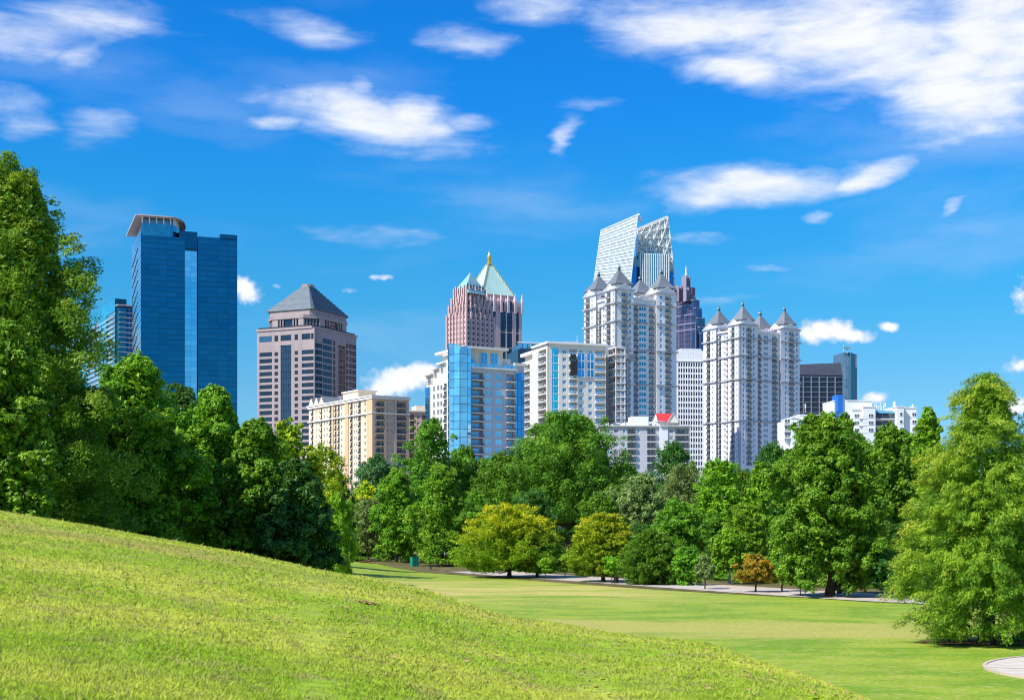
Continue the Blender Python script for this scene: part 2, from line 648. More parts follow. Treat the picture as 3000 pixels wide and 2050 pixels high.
def disc(name, cx, cy, rx, ry, material, lift, label, seed=0, wob=0.0, kind='structure'):
    mb = MB()
    n = 48
    rr = random.Random(seed)
    ph = [rr.uniform(0, 6.28) for _ in range(4)]
    mb.v.append((cx, cy, gz(cx, cy) + lift))
    for j in range(1, 5):
        for i in range(n):
            a = 2 * math.pi * i / n
            w = 1 + wob * (math.sin(3 * a + ph[0]) + 0.6 * math.sin(5 * a + ph[1]) + 0.4 * math.sin(9 * a + ph[2]))
            x, y = cx + rx * w * math.cos(a) * j / 4, cy + ry * w * math.sin(a) * j / 4
            mb.v.append((x, y, gz(x, y) + lift))
    for i in range(n):
        i2 = (i + 1) % n
        mb.face((0, 1 + i, 1 + i2), material)
        for j in range(3):
            mb.face((1 + j * n + i, 1 + (j + 1) * n + i, 1 + (j + 1) * n + i2, 1 + j * n + i2), material)
    return tag(mb.build(name), label, kind=kind)


concrete = mat('pale_concrete', (0.50, 0.43, 0.36), 0.85, var=0.12, scale=1.2, spec=0.2)
concrete_dark = mat('worn_concrete', (0.44, 0.42, 0.40), 0.85, var=0.1, scale=0.6, spec=0.2)
kerb_m = mat('kerb_concrete', (0.52, 0.42, 0.32), 0.85, var=0.05, scale=1.5, spec=0.2)
mulch = mat('mulch', (0.28, 0.12, 0.05), 0.95, var=0.25, scale=1.5, spec=0.1)
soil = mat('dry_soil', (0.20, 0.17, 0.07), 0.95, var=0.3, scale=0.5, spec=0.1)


def yrow(py):
    return 6.3 * F / (py - HOR)


road_pts = [(at(900, 420), 420), (at(1080, 330), 330), (at(1250, 262), 262), (at(1400, 228), 228), (at(1560, 206), 206), (at(1700, 192), 192), (at(1900, 175), 175), (at(2100, 160), 160),
            (at(2300, 148), 148), (at(2600, 134), 134), (at(3000, 122), 122), (at(3600, 112), 112)]
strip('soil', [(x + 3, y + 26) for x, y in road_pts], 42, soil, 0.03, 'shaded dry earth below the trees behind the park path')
strip('verge', [(x, y + 10.5) for x, y in road_pts], 5, kerb_m, 0.055, 'tan gravel verge behind the pale park path')
strip('path', [(x - .6, y - 1.2) for x, y in road_pts], 7.0, concrete, 0.07, 'long pale concrete path along the foot of the trees')
disc('mulch_bed', at(1125, 262), 275, 13, 20, mulch, 0.05, 'red brown mulch below the trees left of the green box', 3, .05)
disc('mulch_bed', at(2960, 80), 81.5, 4.6, 2.6, mulch, 0.04, 'dark mulch bed under the drooping cypress', 5, .05)


def build_pad():
    cx, cy_, r = 30.6, 63.6, 8.9
    disc('pavement', cx, cy_, r, r, concrete, 0.06, 'rounded pale concrete pavement at the lower right edge')
    disc('pavement', cx + .9, cy_ + .9, r - 1.5, r - 1.5, concrete_dark, 0.068, 'greyer worn centre of the rounded pavement')
    for k, (dx_, dy_) in enumerate(((-6.5, 0.5), (-3.4, 1.4), (-5.0, -3.2))):
        jb = MB()
        for i in range(12):
            t0, t1 = i / 12, (i + 1) / 12
            pts_ = []
            for t_ in (t0, t1):
                x_ = cx + dx_ + (t_ - .5) * (5.0 if k < 2 else 1.0)
                y_ = cy_ + dy_ + (t_ - .5) * (-3.0 if k < 2 else 5.0)
                pts_.append((x_, y_, gz(x_, y_) + 0.076))
            (a0, a1, a2), (c0, c1_, c2) = pts_
            q = len(jb.v)
            jb.v += [(a0, a1, a2), (c0, c1_, c2), (c0 + .05, c1_ + .06, c2), (a0 + .05, a1 + .06, a2)]
            jb.face((q, q + 1, q + 2, q + 3), soil)
        tag(jb.build('pavement_joint'), 'thin dark joint across the rounded pavement', kind='structure')
    mb = MB()
    n = 96
    for i in range(n):
        a = 2 * math.pi * i / n
        for rr_, dz_ in ((r, 0.0), (r, 0.1), (r + .18, 0.1), (r + .18, -0.1)):
            x, y = cx + rr_ * math.cos(a), cy_ + rr_ * math.sin(a)
            mb.v.append((x, y, gz(x, y) + dz_))
    for i in range(n):
        k, j = 4 * i, 4 * ((i + 1) % n)
        for q in range(3):
            mb.face((k + q, k + q + 1, j + q + 1, j + q), kerb_m)
    tag(mb.build('kerb'), 'tan kerb around the rounded pavement', kind='structure')


build_pad()
# ------------------------------------------------------------------ building kit
def glass_mat(name, tint, metal=0.85, rough=0.04, var=0.12, scale=0.25):
    return mat(name, tint, rough, metal=metal, var=var, scale=scale, spec=0.6)


white_wall = mat('white_stucco', (0.80, 0.80, 0.79), 0.8, var=0.03, scale=0.15, streak=True)
cream_wall = mat('cream_stucco', (0.74, 0.70, 0.63), 0.85, var=0.03, scale=0.15, streak=True)
grey_wall = mat('grey_stucco', (0.46, 0.45, 0.45), 0.85, var=0.05, scale=0.15, streak=True)
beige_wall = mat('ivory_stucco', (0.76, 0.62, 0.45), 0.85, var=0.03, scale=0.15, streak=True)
tan_wall = mat('tan_stucco', (0.66, 0.44, 0.25), 0.85, var=0.04, scale=0.15, streak=True)
brown_wall = mat('brown_stucco', (0.34, 0.22, 0.19), 0.85, var=0.06, scale=0.2)
granite = mat('rose_grey_granite', (0.37, 0.30, 0.295), 0.6, var=0.07, scale=0.25, streak=True)
granite_pink = mat('pink_granite', (0.58, 0.41, 0.395), 0.65, var=0.08, scale=0.2, streak=True)
slate_roof = mat('slate_blue_metal_roof', (0.10, 0.13, 0.155), 0.6, metal=0.15, var=0.08, scale=0.3)
grey_roof = mat('grey_metal_roof', (0.22, 0.24, 0.25), 0.5, metal=0.3, var=0.06, scale=0.3)
copper = mat('verdigris_copper', (0.42, 0.62, 0.57), 0.6, var=0.06, scale=0.15, streak=True)
gold_m = mat('gold_leaf', (0.85, 0.50, 0.10), 0.3, metal=0.8, var=0.05)
red_roof = mat('red_metal_roof', (0.80, 0.045, 0.045), 0.5, var=0.04)
white_metal = mat('white_steel', (0.80, 0.82, 0.80), 0.5, var=0.03)
dark_frame = mat('dark_frame', (0.03, 0.035, 0.04), 0.5, var=0.05)
rail_dark = mat('dark_railing', (0.10, 0.11, 0.12), 0.5, metal=.3, var=0.05)
glass_dark = glass_mat('dark_window_glass', (0.035, 0.050, 0.065), 0.5, 0.06)
glass_mid = glass_mat('grey_blue_window_glass', (0.16, 0.26, 0.34), 0.8)
glass_blue = glass_mat('blue_window_glass', (0.10, 0.42, 0.72), 0.8)
glass_sky = glass_mat('sky_blue_curtain_glass', (0.34, 0.66, 0.92), 0.85, var=0.14)
glass_teal = glass_mat('teal_curtain_glass', (0.08, 0.68, 0.85), 0.8, var=0.12)
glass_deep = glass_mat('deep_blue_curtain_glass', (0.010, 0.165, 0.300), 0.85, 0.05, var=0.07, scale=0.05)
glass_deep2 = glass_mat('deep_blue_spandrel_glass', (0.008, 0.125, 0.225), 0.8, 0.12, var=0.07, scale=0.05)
glass_notch = glass_mat('bright_notch_glass', (0.30, 0.74, 1.0), 0.9, 0.03, var=0.08, scale=0.05)
glass_purple = glass_mat('violet_curtain_glass', (0.15, 0.14, 0.22), 0.8, 0.06)
glass_slate = glass_mat('slate_window_glass', (0.055, 0.075, 0.105), 0.7, 0.06)
concrete_raw = mat('raw_concrete', (0.55, 0.50, 0.47), 0.9, var=0.06)
BASE = -6.3


class Bld:
    """local x runs right and back from the near corner, local y left and back"""

    def __init__(s, name, label, cat, px, Y, phi, group=None):
        s.Y, s.X, s.phi = Y, at(px, Y), math.radians(phi)
        s.root = empty(name, (s.X, Y, BASE), s.phi)
        tag(s.root, label, cat, group)
        s.c, s.s = math.cos(s.phi), math.sin(s.phi)

    def x(s, px, y=0.0):
        """local x at which photo column px meets the plane of the right face"""
        u = (px - 1500) / F
        X0, Y0 = s.X - s.s * y, s.Y + s.c * y
        return (u * Y0 - X0) / (s.c - u * s.s)

    def y(s, px, x=0.0):
        u = (px - 1500) / F
        X0, Y0 = s.X + s.c * x, s.Y + s.s * x
        return (u * Y0 - X0) / (-s.s - u * s.c)

    def z(s, py, x=0.0, y=0.0):
        return (HOR - py) / F * (s.Y + s.s * x + s.c * y) - BASE


_WM = {}


def window_mesh(w, h, frame, pane, nx=1, nz=1, t=0.14, inset=0.28, name='window'):
    key = (round(w, 1), round(h, 1), frame.name, pane.name, nx, nz, t, inset, name)
    if key in _WM:
        return _WM[key]
    mb = MB()
    mb.box(-w / 2, w / 2, inset, inset + 0.08, 0, h, pane)
    f0, f1 = inset - 0.12, inset + 0.05
    mb.box(-w / 2, -w / 2 + t, f0, f1, 0, h, frame)
    mb.box(w / 2 - t, w / 2, f0, f1, 0, h, frame)
    mb.box(-w / 2 + t, w / 2 - t, f0, f1, 0, t, frame)
    mb.box(-w / 2 + t, w / 2 - t, f0, f1, h - t, h, frame)
    for i in range(1, nx):
        x = -w / 2 + w * i / nx
        mb.box(x - t / 2, x + t / 2, f0 + .02, f1 - .01, t, h - t, frame)
    for i in range(1, nz):
        z = h * i / nz
        mb.box(-w / 2 + t, w / 2 - t, f0 + .03, f1 - .02, z - t / 2, z + t / 2, frame)
    _WM[key] = mb.mesh(name)
    return _WM[key]


def pane_mesh(w, h, m, d=0.1, name='pane'):
    key = (round(w, 2), round(h, 2), m.name, d, name)
    if key not in _WM:
        mb = MB()
        mb.box(-w / 2, w / 2, -d, 0.02, 0, h, m)
        _WM[key] = mb.mesh(name)
    return _WM[key]


def balcony_mesh(w, h, out, inn, slab, rail, door, wallm, bars=7, glass_rail=None):
    """slab with railing, a glazed door set back in the recess"""
    key = ('bal', round(w, 1), round(h, 1), out, inn, slab.name, rail.name, door.name, bars)
    if key in _WM:
        return _WM[key]
    mb = MB()
    mb.box(-w / 2, w / 2, -out, inn, -0.26, 0.0, slab)
    dw = w * 0.62
    mb.box(-dw / 2, dw / 2, inn - 0.12, inn - 0.03, 0.02, h * 0.78, door)
    mb.box(-dw / 2 - .12, -dw / 2, inn - 0.17, inn - 0.02, 0.01, h * 0.80, wallm)
    mb.box(dw / 2, dw / 2 + .12, inn - 0.17, inn - 0.02, 0.01, h * 0.80, wallm)
    mb.box(-.06, .06, inn - 0.17, inn - 0.125, 0.02, h * 0.78, wallm)
    y0 = -out + 0.05
    mb.box(-w / 2, w / 2, y0, y0 + 0.08, 1.02, 1.10, rail)
    mb.box(-w / 2, w / 2, y0, y0 + 0.08, 0.10, 0.16, rail)
    if glass_rail:
        mb.box(-w / 2 + .05, w / 2 - .05, y0 + .02, y0 + .05, .16, 1.02, glass_rail)
    else:
        for i in range(bars + 1):
            x = -w / 2 + 0.06 + (w - 0.12) * i / bars
            mb.box(x - 0.05, x + 0.05, y0 + .01, y0 + 0.07, 0.0, 1.03, rail)
    if out > 0.5:
        for sx in (-1, 1):
            mb.box(sx * (w / 2 - .06) - .04, sx * (w / 2 - .06) + .04, y0 + .08, 0, 1.02, 1.10, rail)
            mb.box(sx * (w / 2 - .06) - .03, sx * (w / 2 - .06) + .03, y0 + .08, 0, 0.0, .5, rail)
    _WM[key] = mb.mesh('balcony')
    return _WM[key]


def place(b, face, name, mesh, s, z, off=0.0, tilt=0.0, origin=(0, 0)):
    """put a part on the right face ('R') or left face ('L'); off = metres in front of the face plane"""
    if face == 'R':
        o = add_obj(name, mesh, b.root, (origin[0] + s, origin[1] - off, z), 0.0)
    else:
        o = add_obj(name, mesh, b.root, (origin[0] - off, origin[1] + s, z), -math.pi / 2)
    if tilt:
        o.rotation_euler.x += random.uniform(-tilt, tilt)
        o.rotation_euler.z += random.uniform(-tilt, tilt)
    return o


def fbox(mb, face, s0, s1, o0, o1, z0, z1, m, origin=(0, 0)):
    """box on a face: s along it, o outward"""
    if face == 'R':
        mb.box(origin[0] + s0, origin[0] + s1, origin[1] - o1, origin[1] - o0, z0, z1, m)
    else:
        mb.box(origin[0] - o1, origin[0] - o0, origin[1] + s0, origin[1] + s1, z0, z1, m)


def facade(b, face, length, z0, z1, cols, rows, wall, depth=0.6, origin=(0, 0), mb=None, sill=None, wins=None):
    """wall layer of piers and spandrels in front of the core, with window or balcony parts in its openings.
    cols: (s0, s1, kind dict or None); rows: list of floor heights (z of floor, floor height)"""
    own = mb is None
    if own:
        mb = MB()
    cols = sorted(cols, key=lambda c: c[0])
    s = 0.0
    for c in cols:
        if c[0] - s > 0.02:
            fbox(mb, face, s, c[0], -depth, 0, z0, z1, wall, origin)
        s = c[1]
    if length - s > 0.02:
        fbox(mb, face, s, length, -depth, 0, z0, z1, wall, origin)
    for (s0, s1, k) in cols:
        prev = z0
        w = s1 - s0
        for (zf, fh) in rows:
            zb = zf + k['sill'] * fh
            zt = zf + k['head'] * fh
            if zb < z0 - .01 or zt > z1 + .01:
                continue
            if zb - prev > 0.02:
                fbox(mb, face, s0, s1, -depth, -0.04, prev, zb, k.get('spandrel', wall), origin)
            prev = zt
            mid = (s0 + s1) / 2
            if k['type'] == 'win':
                n = k.get('n', 1)
                ww = w / n
                me = window_mesh(ww, zt - zb, k['frame'], k['pane'], k.get('nx', 1), k.get('nz', 1), k.get('t', .12), min(.28, depth * .5), k.get('name', 'window'))
                for i in range(n):
                    place(b, face, k.get('name', 'window'), me, s0 + ww * (i + .5), zb, 0, 0, origin)
            elif k['type'] == 'bal':
                me = balcony_mesh(w - k.get('gap', 0), zt - zb, k.get('out', 0.2), k.get('inn', depth), k.get('slab', wall), k['rail'], k['door'], k.get('frame', wall), k.get('bars', 7), k.get('glass_rail'))
                place(b, face, 'balcony', me, mid, zb, 0, 0, origin)
        if z1 - prev > 0.02:
            fbox(mb, face, s0, s1, -depth, -0.04, prev, z1, k.get('spandrel', wall), origin)
    if own and mb.f:
        return mb.build('wall', b.root)
    return None


def rows_px(b, py_top, pitch, n, x=0, y=0):
    """n storeys counted down from photo row py_top, pitch in photo pixels; gives (floor z, height)"""
    h = pitch / F * (b.Y + b.s * x + b.c * y)
    zt = b.z(py_top, x, y)
    return [(zt - h * (i + 1), h) for i in range(n)][::-1]


def chamfer(x0, y0, x1, y1, c):
    return [(x0 + c, y0), (x1 - c, y0), (x1, y0 + c), (x1, y1 - c), (x1 - c, y1), (x0 + c, y1), (x0, y1 - c), (x0, y0 + c)]


def rect(x0, y0, x1, y1):
    return [(x0, y0), (x1, y0), (x1, y1), (x0, y1)]


def lerp(a, b, t):
    return a + (b - a) * t
# ------------------------------------------------------------------ the skyline, left to right
def blue_tower():
    b = Bld('glass_tower', 'tallest deep blue glass tower with a pale visor roof, left in the skyline', 'skyscraper', 413, 850, 20)
    W, D = b.x(695), b.y(387)
    xn0, xn1 = b.x(541), b.x(580)
    zL, zR, zN = b.z(688), b.z(697, b.x(640)), b.z(727, xn0)
    mb = MB()
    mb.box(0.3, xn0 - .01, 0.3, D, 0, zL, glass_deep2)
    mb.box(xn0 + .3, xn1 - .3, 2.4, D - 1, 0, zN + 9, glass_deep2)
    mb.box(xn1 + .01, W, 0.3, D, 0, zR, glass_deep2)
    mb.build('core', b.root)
    # storeys of glass, one pane a bay wide
    fh = 15.6 / F * 850
    nvis = 31
    for (x0, x1, zt, nb) in ((0, xn0, zL, 5), (xn1, W, zR, 4)):
        w = (x1 - x0) / nb
        me = pane_mesh(w - 0.12, fh - 0.50, glass_deep, 0.25)
        sp = pane_mesh(x1 - x0 - 0.1, 0.40, glass_deep2, 0.12, 'spandrel')
        for i in range(nvis):
            z = zt - 1.6 - (i + 1) * fh
            for j in range(nb):
                place(b, 'R', 'pane', me, x0 + w * (j + .5), z + 0.5, -0.28, 0.012)
            place(b, 'R', 'spandrel', sp, (x0 + x1) / 2, z + 0.02, -0.2, 0.003)
        mb = MB()
        mb.box(x0, x1, 0.0, 1.0, zt - 1.4, zt + 0.1, glass_deep)
        mb.box(x0, x0 + .25, -.1, 1, 0, zt, glass_deep)
        mb.box(x1 - .25, x1, -.1, 1, 0, zt, glass_deep)
        mb.build('parapet', b.root)
    # bright recessed strip between the two slabs
    w = (xn1 - xn0 - .7) / 2
    me = pane_mesh(w - .1, fh - .10, glass_notch, 0.1)
    for i in range(32):
        for j in range(2):
            place(b, 'R', 'pane', me, xn0 + .35 + w * (j + .5), zN - 1 - (i + 1) * fh, -2.3, 0.005)
    # boxes on the roof line
    mb = MB()
    mb.box(b.x(526), b.x(579), 1.0, D * .5, zL - 6, b.z(677, b.x(550)), glass_deep2); mb.build('roof_box', b.root)
    mb = MB()
    mb.box(b.x(645), W, 0.0, D * .6, zR - 1, b.z(689, W), glass_deep2); mb.build('roof_box', b.root)
    # left flank, its brighter reflection put into a lighter glass tint; slanting ladder of vents
    n = 30
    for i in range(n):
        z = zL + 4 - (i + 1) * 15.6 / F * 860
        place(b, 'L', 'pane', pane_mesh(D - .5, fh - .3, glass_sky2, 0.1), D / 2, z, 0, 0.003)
    for i in range(13):
        mb = MB()
        z = zL - 4 - i * 6.6
        mb.hull8([(-.3, D * .35, z - 1), (-.1, D * .35, z - 1), (-.1, D * .95, z - 6.0), (-.3, D * .95, z - 6.0),
                  (-.3, D * .35, z - .2), (-.1, D * .35, z - .2), (-.1, D * .95, z - 5.2), (-.3, D * .95, z - 5.2)], dark_frame)
        mb.build('vent_slot', b.root)
    # lantern storey behind a curved front, under the visor
    xl1 = b.x(545)
    z0, z1, z2 = zL, b.z(652), b.z(634)

    def curve(o, k=1.0):
        P = [(-o, -o)]
        c0 = b.x(500)
        for i in range(13):
            t = i / 12 * math.pi / 2
            P.append((c0 + (xl1 - c0 + o) * math.sin(t), -o + (D * 0.62 + o) * (1 - math.cos(t))))
        P.append((xl1 * .92, D + o))
        P.append((-o, D + o))
        return P
    mb = MB(); mb.prism(curve(-.6), z0, z1, glass_teal2); mb.build('lantern_glass', b.root)
    mb = MB(); mb.prism(curve(-2.2), z1, z2, glass_mid); mb.build('clerestory', b.root)
    C0 = curve(-1.0)
    for i in range(13):
        if i < 5:
            p = (lerp(0.8, b.x(500), i / 4), 0.8)
        else:
            p = C0[i - 2]
        mb = MB(); mb.box(p[0] - .35, p[0] + .35, p[1] - .35, p[1] + .35, z1, z2, white_metal); mb.build('column', b.root)
    for i in range(1, 10):
        mb = MB()
        x = b.x(500) * i / 9
        mb.box(x - .06, x + .06, .42, .6, z0, z1, glass_mid); mb.build('mullion', b.root)
    mb = MB(); mb.prism(curve(3.4), z2, z2 + .55, pink_white); mb.build('visor_roof', b.root)
    mb = MB(); mb.prism(curve(-1.8), z2 + .55, z2 + 1.6, pink_white); mb.build('roof_cap', b.root)


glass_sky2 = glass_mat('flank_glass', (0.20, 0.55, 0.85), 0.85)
glass_teal2 = glass_mat('lantern_teal_glass', (0.04, 0.30, 0.42), 0.8)
pink_white = mat('pale_pinkish_panel', (0.62, 0.54, 0.55), 0.6, var=0.03)


def teal_apartments():
    b = Bld('apartment_tower', 'small teal glass apartment tower with white slabs left of the tallest blue tower', 'apartment building', 337, 960, 28)
    W, D = b.x(371), b.y(175)
    zt = b.z(874)
    mb = MB(); mb.box(.3, W, .3, D, 0, zt, glass_teal2); mb.build('core', b.root)
    fh = 14.5 / F * 960
    n = 20
    nb = 9
    w = D / nb
    top = pane_mesh(w - .3, 8.2, glass_teal, 0.1)
    for j in range(nb):
        place(b, 'L', 'pane', top, w * (j + .5), zt - 8.6, 0)
    for j in range(3):
        place(b, 'R', 'pane', pane_mesh(W / 3 - .3, 8.2, glass_teal2, 0.1), W / 3 * (j + .5), zt - 8.6, 0)
    door = window_mesh(w - .3, fh - .5, white_metal, glass_teal, 3, 1, .15, .2)
    rail = MB(); rail.box(-w * .45, w * .45, -1.3, -1.2, .1, 1.1, glass_sky); rm = rail.mesh('railing')
    for i in range(n):
        z = zt - 8.8 - (i + 1) * fh
        mb = MB()
        fbox(mb, 'L', 0, D, 0, 1.3, z - .35, z, white_metal)
        mb.build('slab', b.root)
        for j in range(nb):
            if j % 3 == 1:
                place(b, 'L', 'pane', pane_mesh(w - .3, fh - .35, glass_teal, .3), w * (j + .5), z, 0.9)
            else:
                place(b, 'L', 'window', door, w * (j + .5), z, 0.2)
                place(b, 'L', 'railing', rm, w * (j + .5), z, 0)
    # lower wing to the right
    b2 = b
    x0, x1 = b.x(345), b.x(425)
    z2 = b.z(893, x0)
    mb = MB(); mb.box(x0, x1, -3.0, 14, 0, z2 - 1, glass_mid); mb.build('wing', b.root)
    mb = MB(); mb.box(x0 - 1.5, x1, -5.2, 14, z2 - 1, z2 - .3, pink_white); mb.build('wing_roof', b.root)
    nb2 = 4
    w2 = (x1 - x0) / nb2
    for i in range(18):
        z = z2 - 2 - (i + 1) * fh
        mb = MB(); mb.box(x0, x1, -4.4, -3.0, z - .3, z, white_metal); mb.build('slab', b.root)
        for j in range(nb2):
            if j % 4 == 0:
                place(b, 'R', 'pane', pane_mesh(w2 - .2, fh - .3, glass_teal, .25), x0 + w2 * (j + .5), z, 4.0)
            else:
                place(b, 'R', 'window', window_mesh(w2 - .2, fh - .5, white_metal, glass_blue, 2, 1, .12, .2), x0 + w2 * (j + .5), z, 3.4)


def granite_tower():
    b = Bld('office_tower', 'rose grey granite office tower with strip windows and a stepped slate pyramid roof', 'skyscraper', 921, 830, 65)
    # the lit front is the local left face, the shaded flank the right face behind a glazed corner
    D = b.y(753)
    z0 = 0
    zt = b.z(960)
    ch = b.x(944)
    W = b.x(1044)
    mb = MB()
    mb.prism([(ch, 0.9), (W, 0.9), (W, D), (0.9, D), (.9, 3.2)], z0, zt - 1, glass_dark)
    mb.build('core', b.root)
    fh = 19.3 / F * 830
    rows = rows_px(b, 1003, 19.3, 17)
    zr = rows[0][0]

    def Y(px):
        return b.y(px)
    strip_l = dict(type='win', sill=.30, head=.95, frame=dark_frame, pane=glass_slate, nx=8, t=.12)
    small = dict(type='win', sill=.30, head=.90, frame=dark_frame, pane=glass_slate, nx=2, t=.12)
    cols = [(Y(919), Y(884), dict(strip_l)), (Y(873), Y(863), small), (Y(800), Y(808) + 6.0, small) if False else (Y(815), Y(804), small), (Y(797), Y(760), dict(strip_l))]
    gcol = (Y(853), Y(822))
    wall = MB()
    zb = zr
    facade(b, 'L', gcol[0], 0, zt - 9, [c for c in cols if c[1] < gcol[0] + .1], rows, granite, .9, mb=wall)
    facade(b, 'L', D - gcol[1], 0, zt - 9, [(c[0] - gcol[1], c[1] - gcol[1], c[2]) for c in cols if c[0] > gcol[1] - .1], rows, granite, .9, origin=(0, gcol[1]), mb=wall)
    wall.build('wall', b.root)
    # crown storey above the strips
    wall = MB()
    top = dict(type='win', sill=.25, head=.80, frame=dark_frame, pane=glass_slate, nx=8, t=.12)
    facade(b, 'L', D, zt - 9, zt, [(Y(919), Y(884), top), (Y(873), Y(863), dict(top, nx=2)), (Y(853), Y(822), dict(top, nx=5)), (Y(815), Y(804), dict(top, nx=2)), (Y(797), Y(760), dict(top, nx=6, pane=glass_mid))],
           [(zt - 8, 6.2)], granite, .9, mb=wall)
    wall.build('crown_wall', b.root)
    # tall glazed column in the middle of the front
    nz, nx = 18, 5
    cw = (gcol[1] - gcol[0]) / nx
    for i in range(nz):
        for j in range(nx):
            place(b, 'L', 'pane', pane_mesh(cw - .25, fh * .94, glass_slate, .1), gcol[0] + cw * (j + .5), zt - 9.3 - (i + 1) * fh, -.35, .004)
    mb = MB()
    for i in range(nx + 1):
        fbox(mb, 'L', gcol[0] + cw * i - .1, gcol[0] + cw * i + .1, -.4, -.2, 0, zt - 9, glass_mid)
    mb.build('mullions', b.root)
    # glazed corner with curving bands
    cy0 = 3.0

    def arc(r, n=6):
        return [(ch - (ch - .05) * (r / ch) * math.cos(t), cy0 - cy0 * (r / ch) * math.sin(t)) for t in [math.pi / 2 * i / n for i in range(n + 1)]]
    A = arc(ch - .25)
    for i, (z, h) in enumerate(rows):
        mb = MB(); mb.prism([(ch, cy0)] + arc(ch), z + h * .02, z + h * .30, granite_dark); mb.build('corner_band', b.root)
        mb = MB(); mb.prism([(ch, cy0)] + A, z + h * .30, z + h * 1.02, corner_glass); mb.build('corner_pane', b.root)
    mb = MB(); mb.prism([(ch, cy0)] + arc(ch), rows[-1][0] + fh * 1.02, zt, granite); mb.build('corner_cap', b.root)
    # shaded right flank
    x0 = ch
    L = W - x0

    def X(px):
        return b.x(px) - x0
    st = dict(type='win', sill=.22, head=.95, frame=dark_frame, pane=glass_slate, nx=6, t=.12)
    colsR = [(.4, X(972), st), (X(976), X(982), dict(st, nx=2)), (X(1014), X(1019), dict(st, nx=2)), (X(1022), L - .6, dict(st, nx=4))]
    g0, g1 = X(991), X(1012)
    wall = MB()
    rowsR = rows + [(rows[-1][0] + fh * 1.0, fh)]
    facade(b, 'R', g0, 0, zt, colsR[:2], rowsR, granite, .9, origin=(x0, 0), mb=wall)
    facade(b, 'R', L - g1, 0, zt, [(a - g1, c - g1, k) for a, c, k in colsR[2:]], rowsR, granite, .9, origin=(x0 + g1, 0), mb=wall)
    fbox(wall, 'R', g0, g1, -.9, 0, zt - 7, zt, granite, (x0, 0))
    wall.build('wall', b.root)
    for i in range(nz):
        for j in range(4):
            cw2 = (g1 - g0) / 4
            place(b, 'R', 'pane', pane_mesh(cw2 - .2, fh * .94, glass_slate, .1), g0 + cw2 * (j + .5), zt - 8 - (i + 1) * fh, -.35, .004, (x0, 0))
    # cornice, setback tier, drum and stepped roof
    mb = MB(); mb.prism([(ch * .5, -.3), (W + .5, -.5), (W + .5, D + .5), (-.5, D + .5), (-.5, 1.5)], zt, zt + 1.2, granite); mb.build('cornice', b.root)
    mb = MB(); mb.prism([(ch + 1, .6), (W - .6, .6), (W - .6, D - .6), (.6, D - .6), (.6, 4)], zt + 1.2, zt + 2.2, dark_frame); mb.build('parapet_rail', b.root)
    xa, ya = 1.6, 1.6
    xb, yb = W - 1.6, D - 2.6
    za, zb_ = zt + 2.2, b.z(927)
    c1 = min(xb - xa, yb - ya) * .20
    mb = MB(); mb.prism(chamfer(xa + .8, ya + .8, xb - .8, yb - .8, c1), za, zb_, glass_slate); mb.build('tier_core', b.root)
    P = chamfer(xa, ya, xb, yb, c1)
    Pi = chamfer(xa + .8, ya + .8, xb - .8, yb - .8, c1)
    for k in range(8):
        p, q = P[k], P[(k + 1) % 8]
        L_ = math.hypot(q[0] - p[0], q[1] - p[1])
        dx, dy = (q[0] - p[0]) / L_, (q[1] - p[1]) / L_
        # piers between tall windows
        fr = [0, .07, .20, .24, .38, .42, .56, .60, .74, .78, .93, 1.0] if k in (7, 3, 5, 1) else [0, .18, .24, .27, .33, .36, .66, .69, .75, .78, .84, 1.0]
        for m_ in range(0, len(fr), 2):
            s0, s1 = fr[m_] * L_, fr[m_ + 1] * L_
            mb = MB()
            a_ = [(p[0] + dx * s0, p[1] + dy * s0), (p[0] + dx * s1, p[1] + dy * s1)]
            mb.prism([a_[0], a_[1], (a_[1][0] - dy * .9, a_[1][1] + dx * .9), (a_[0][0] - dy * .9, a_[0][1] + dx * .9)], za, zb_, granite)
            mb.build('pier', b.root)
    zc = b.z(900)
    mb = MB(); mb.prism(chamfer(xa - .4, ya - .4, xb + .4, yb + .4, c1), zb_, zb_ + 2.0, granite); mb.build('tier_cornice', b.root)
    i_ = 2.0
    mb = MB(); mb.prism(chamfer(xa + i_, ya + i_, xb - i_, yb - i_, c1 * .3), zb_ + 2.0, zc, granite); mb.build('drum', b.root)
    ns = 11
    cx, cy_ = (xa + xb) / 2, (ya + yb) / 2
    zr1 = b.z(843, cx, cy_)
    hx, hy = (xb - xa) / 2 - i_ + .8, (yb - ya) / 2 - i_ + .8
    for i in range(ns):
        f0 = 1 - .84 * i / ns
        f1 = 1 - .84 * (i + .55) / ns
        z = lerp(zc, zr1, i / ns)
        zz = lerp(zc, zr1, (i + 1) / ns)
        mb = MB()
        mb.prism(chamfer(cx - hx * f0, cy_ - hy * f0, cx + hx * f0, cy_ + hy * f0, c1 * f0 * .2), z, zz, slate_roof,
                 chamfer(cx - hx * f1, cy_ - hy * f1, cx + hx * f1, cy_ + hy * f1, c1 * f1 * .2))
        mb.build('roof_step', b.root)
    mb = MB(); mb.prism(chamfer(cx - hx * .18, cy_ - hy * .18, cx + hx * .18, cy_ + hy * .18, c1 * .18), zr1, zr1 + 1.6, granite); mb.build('roof_cap', b.root)


corner_glass = mat('dark_corner_glass', (.012, .022, .035), .15, metal=.0, var=.05)
granite_dark = mat('polished_grey_granite', (0.30, 0.28, 0.32), 0.3, var=0.06, scale=.3)


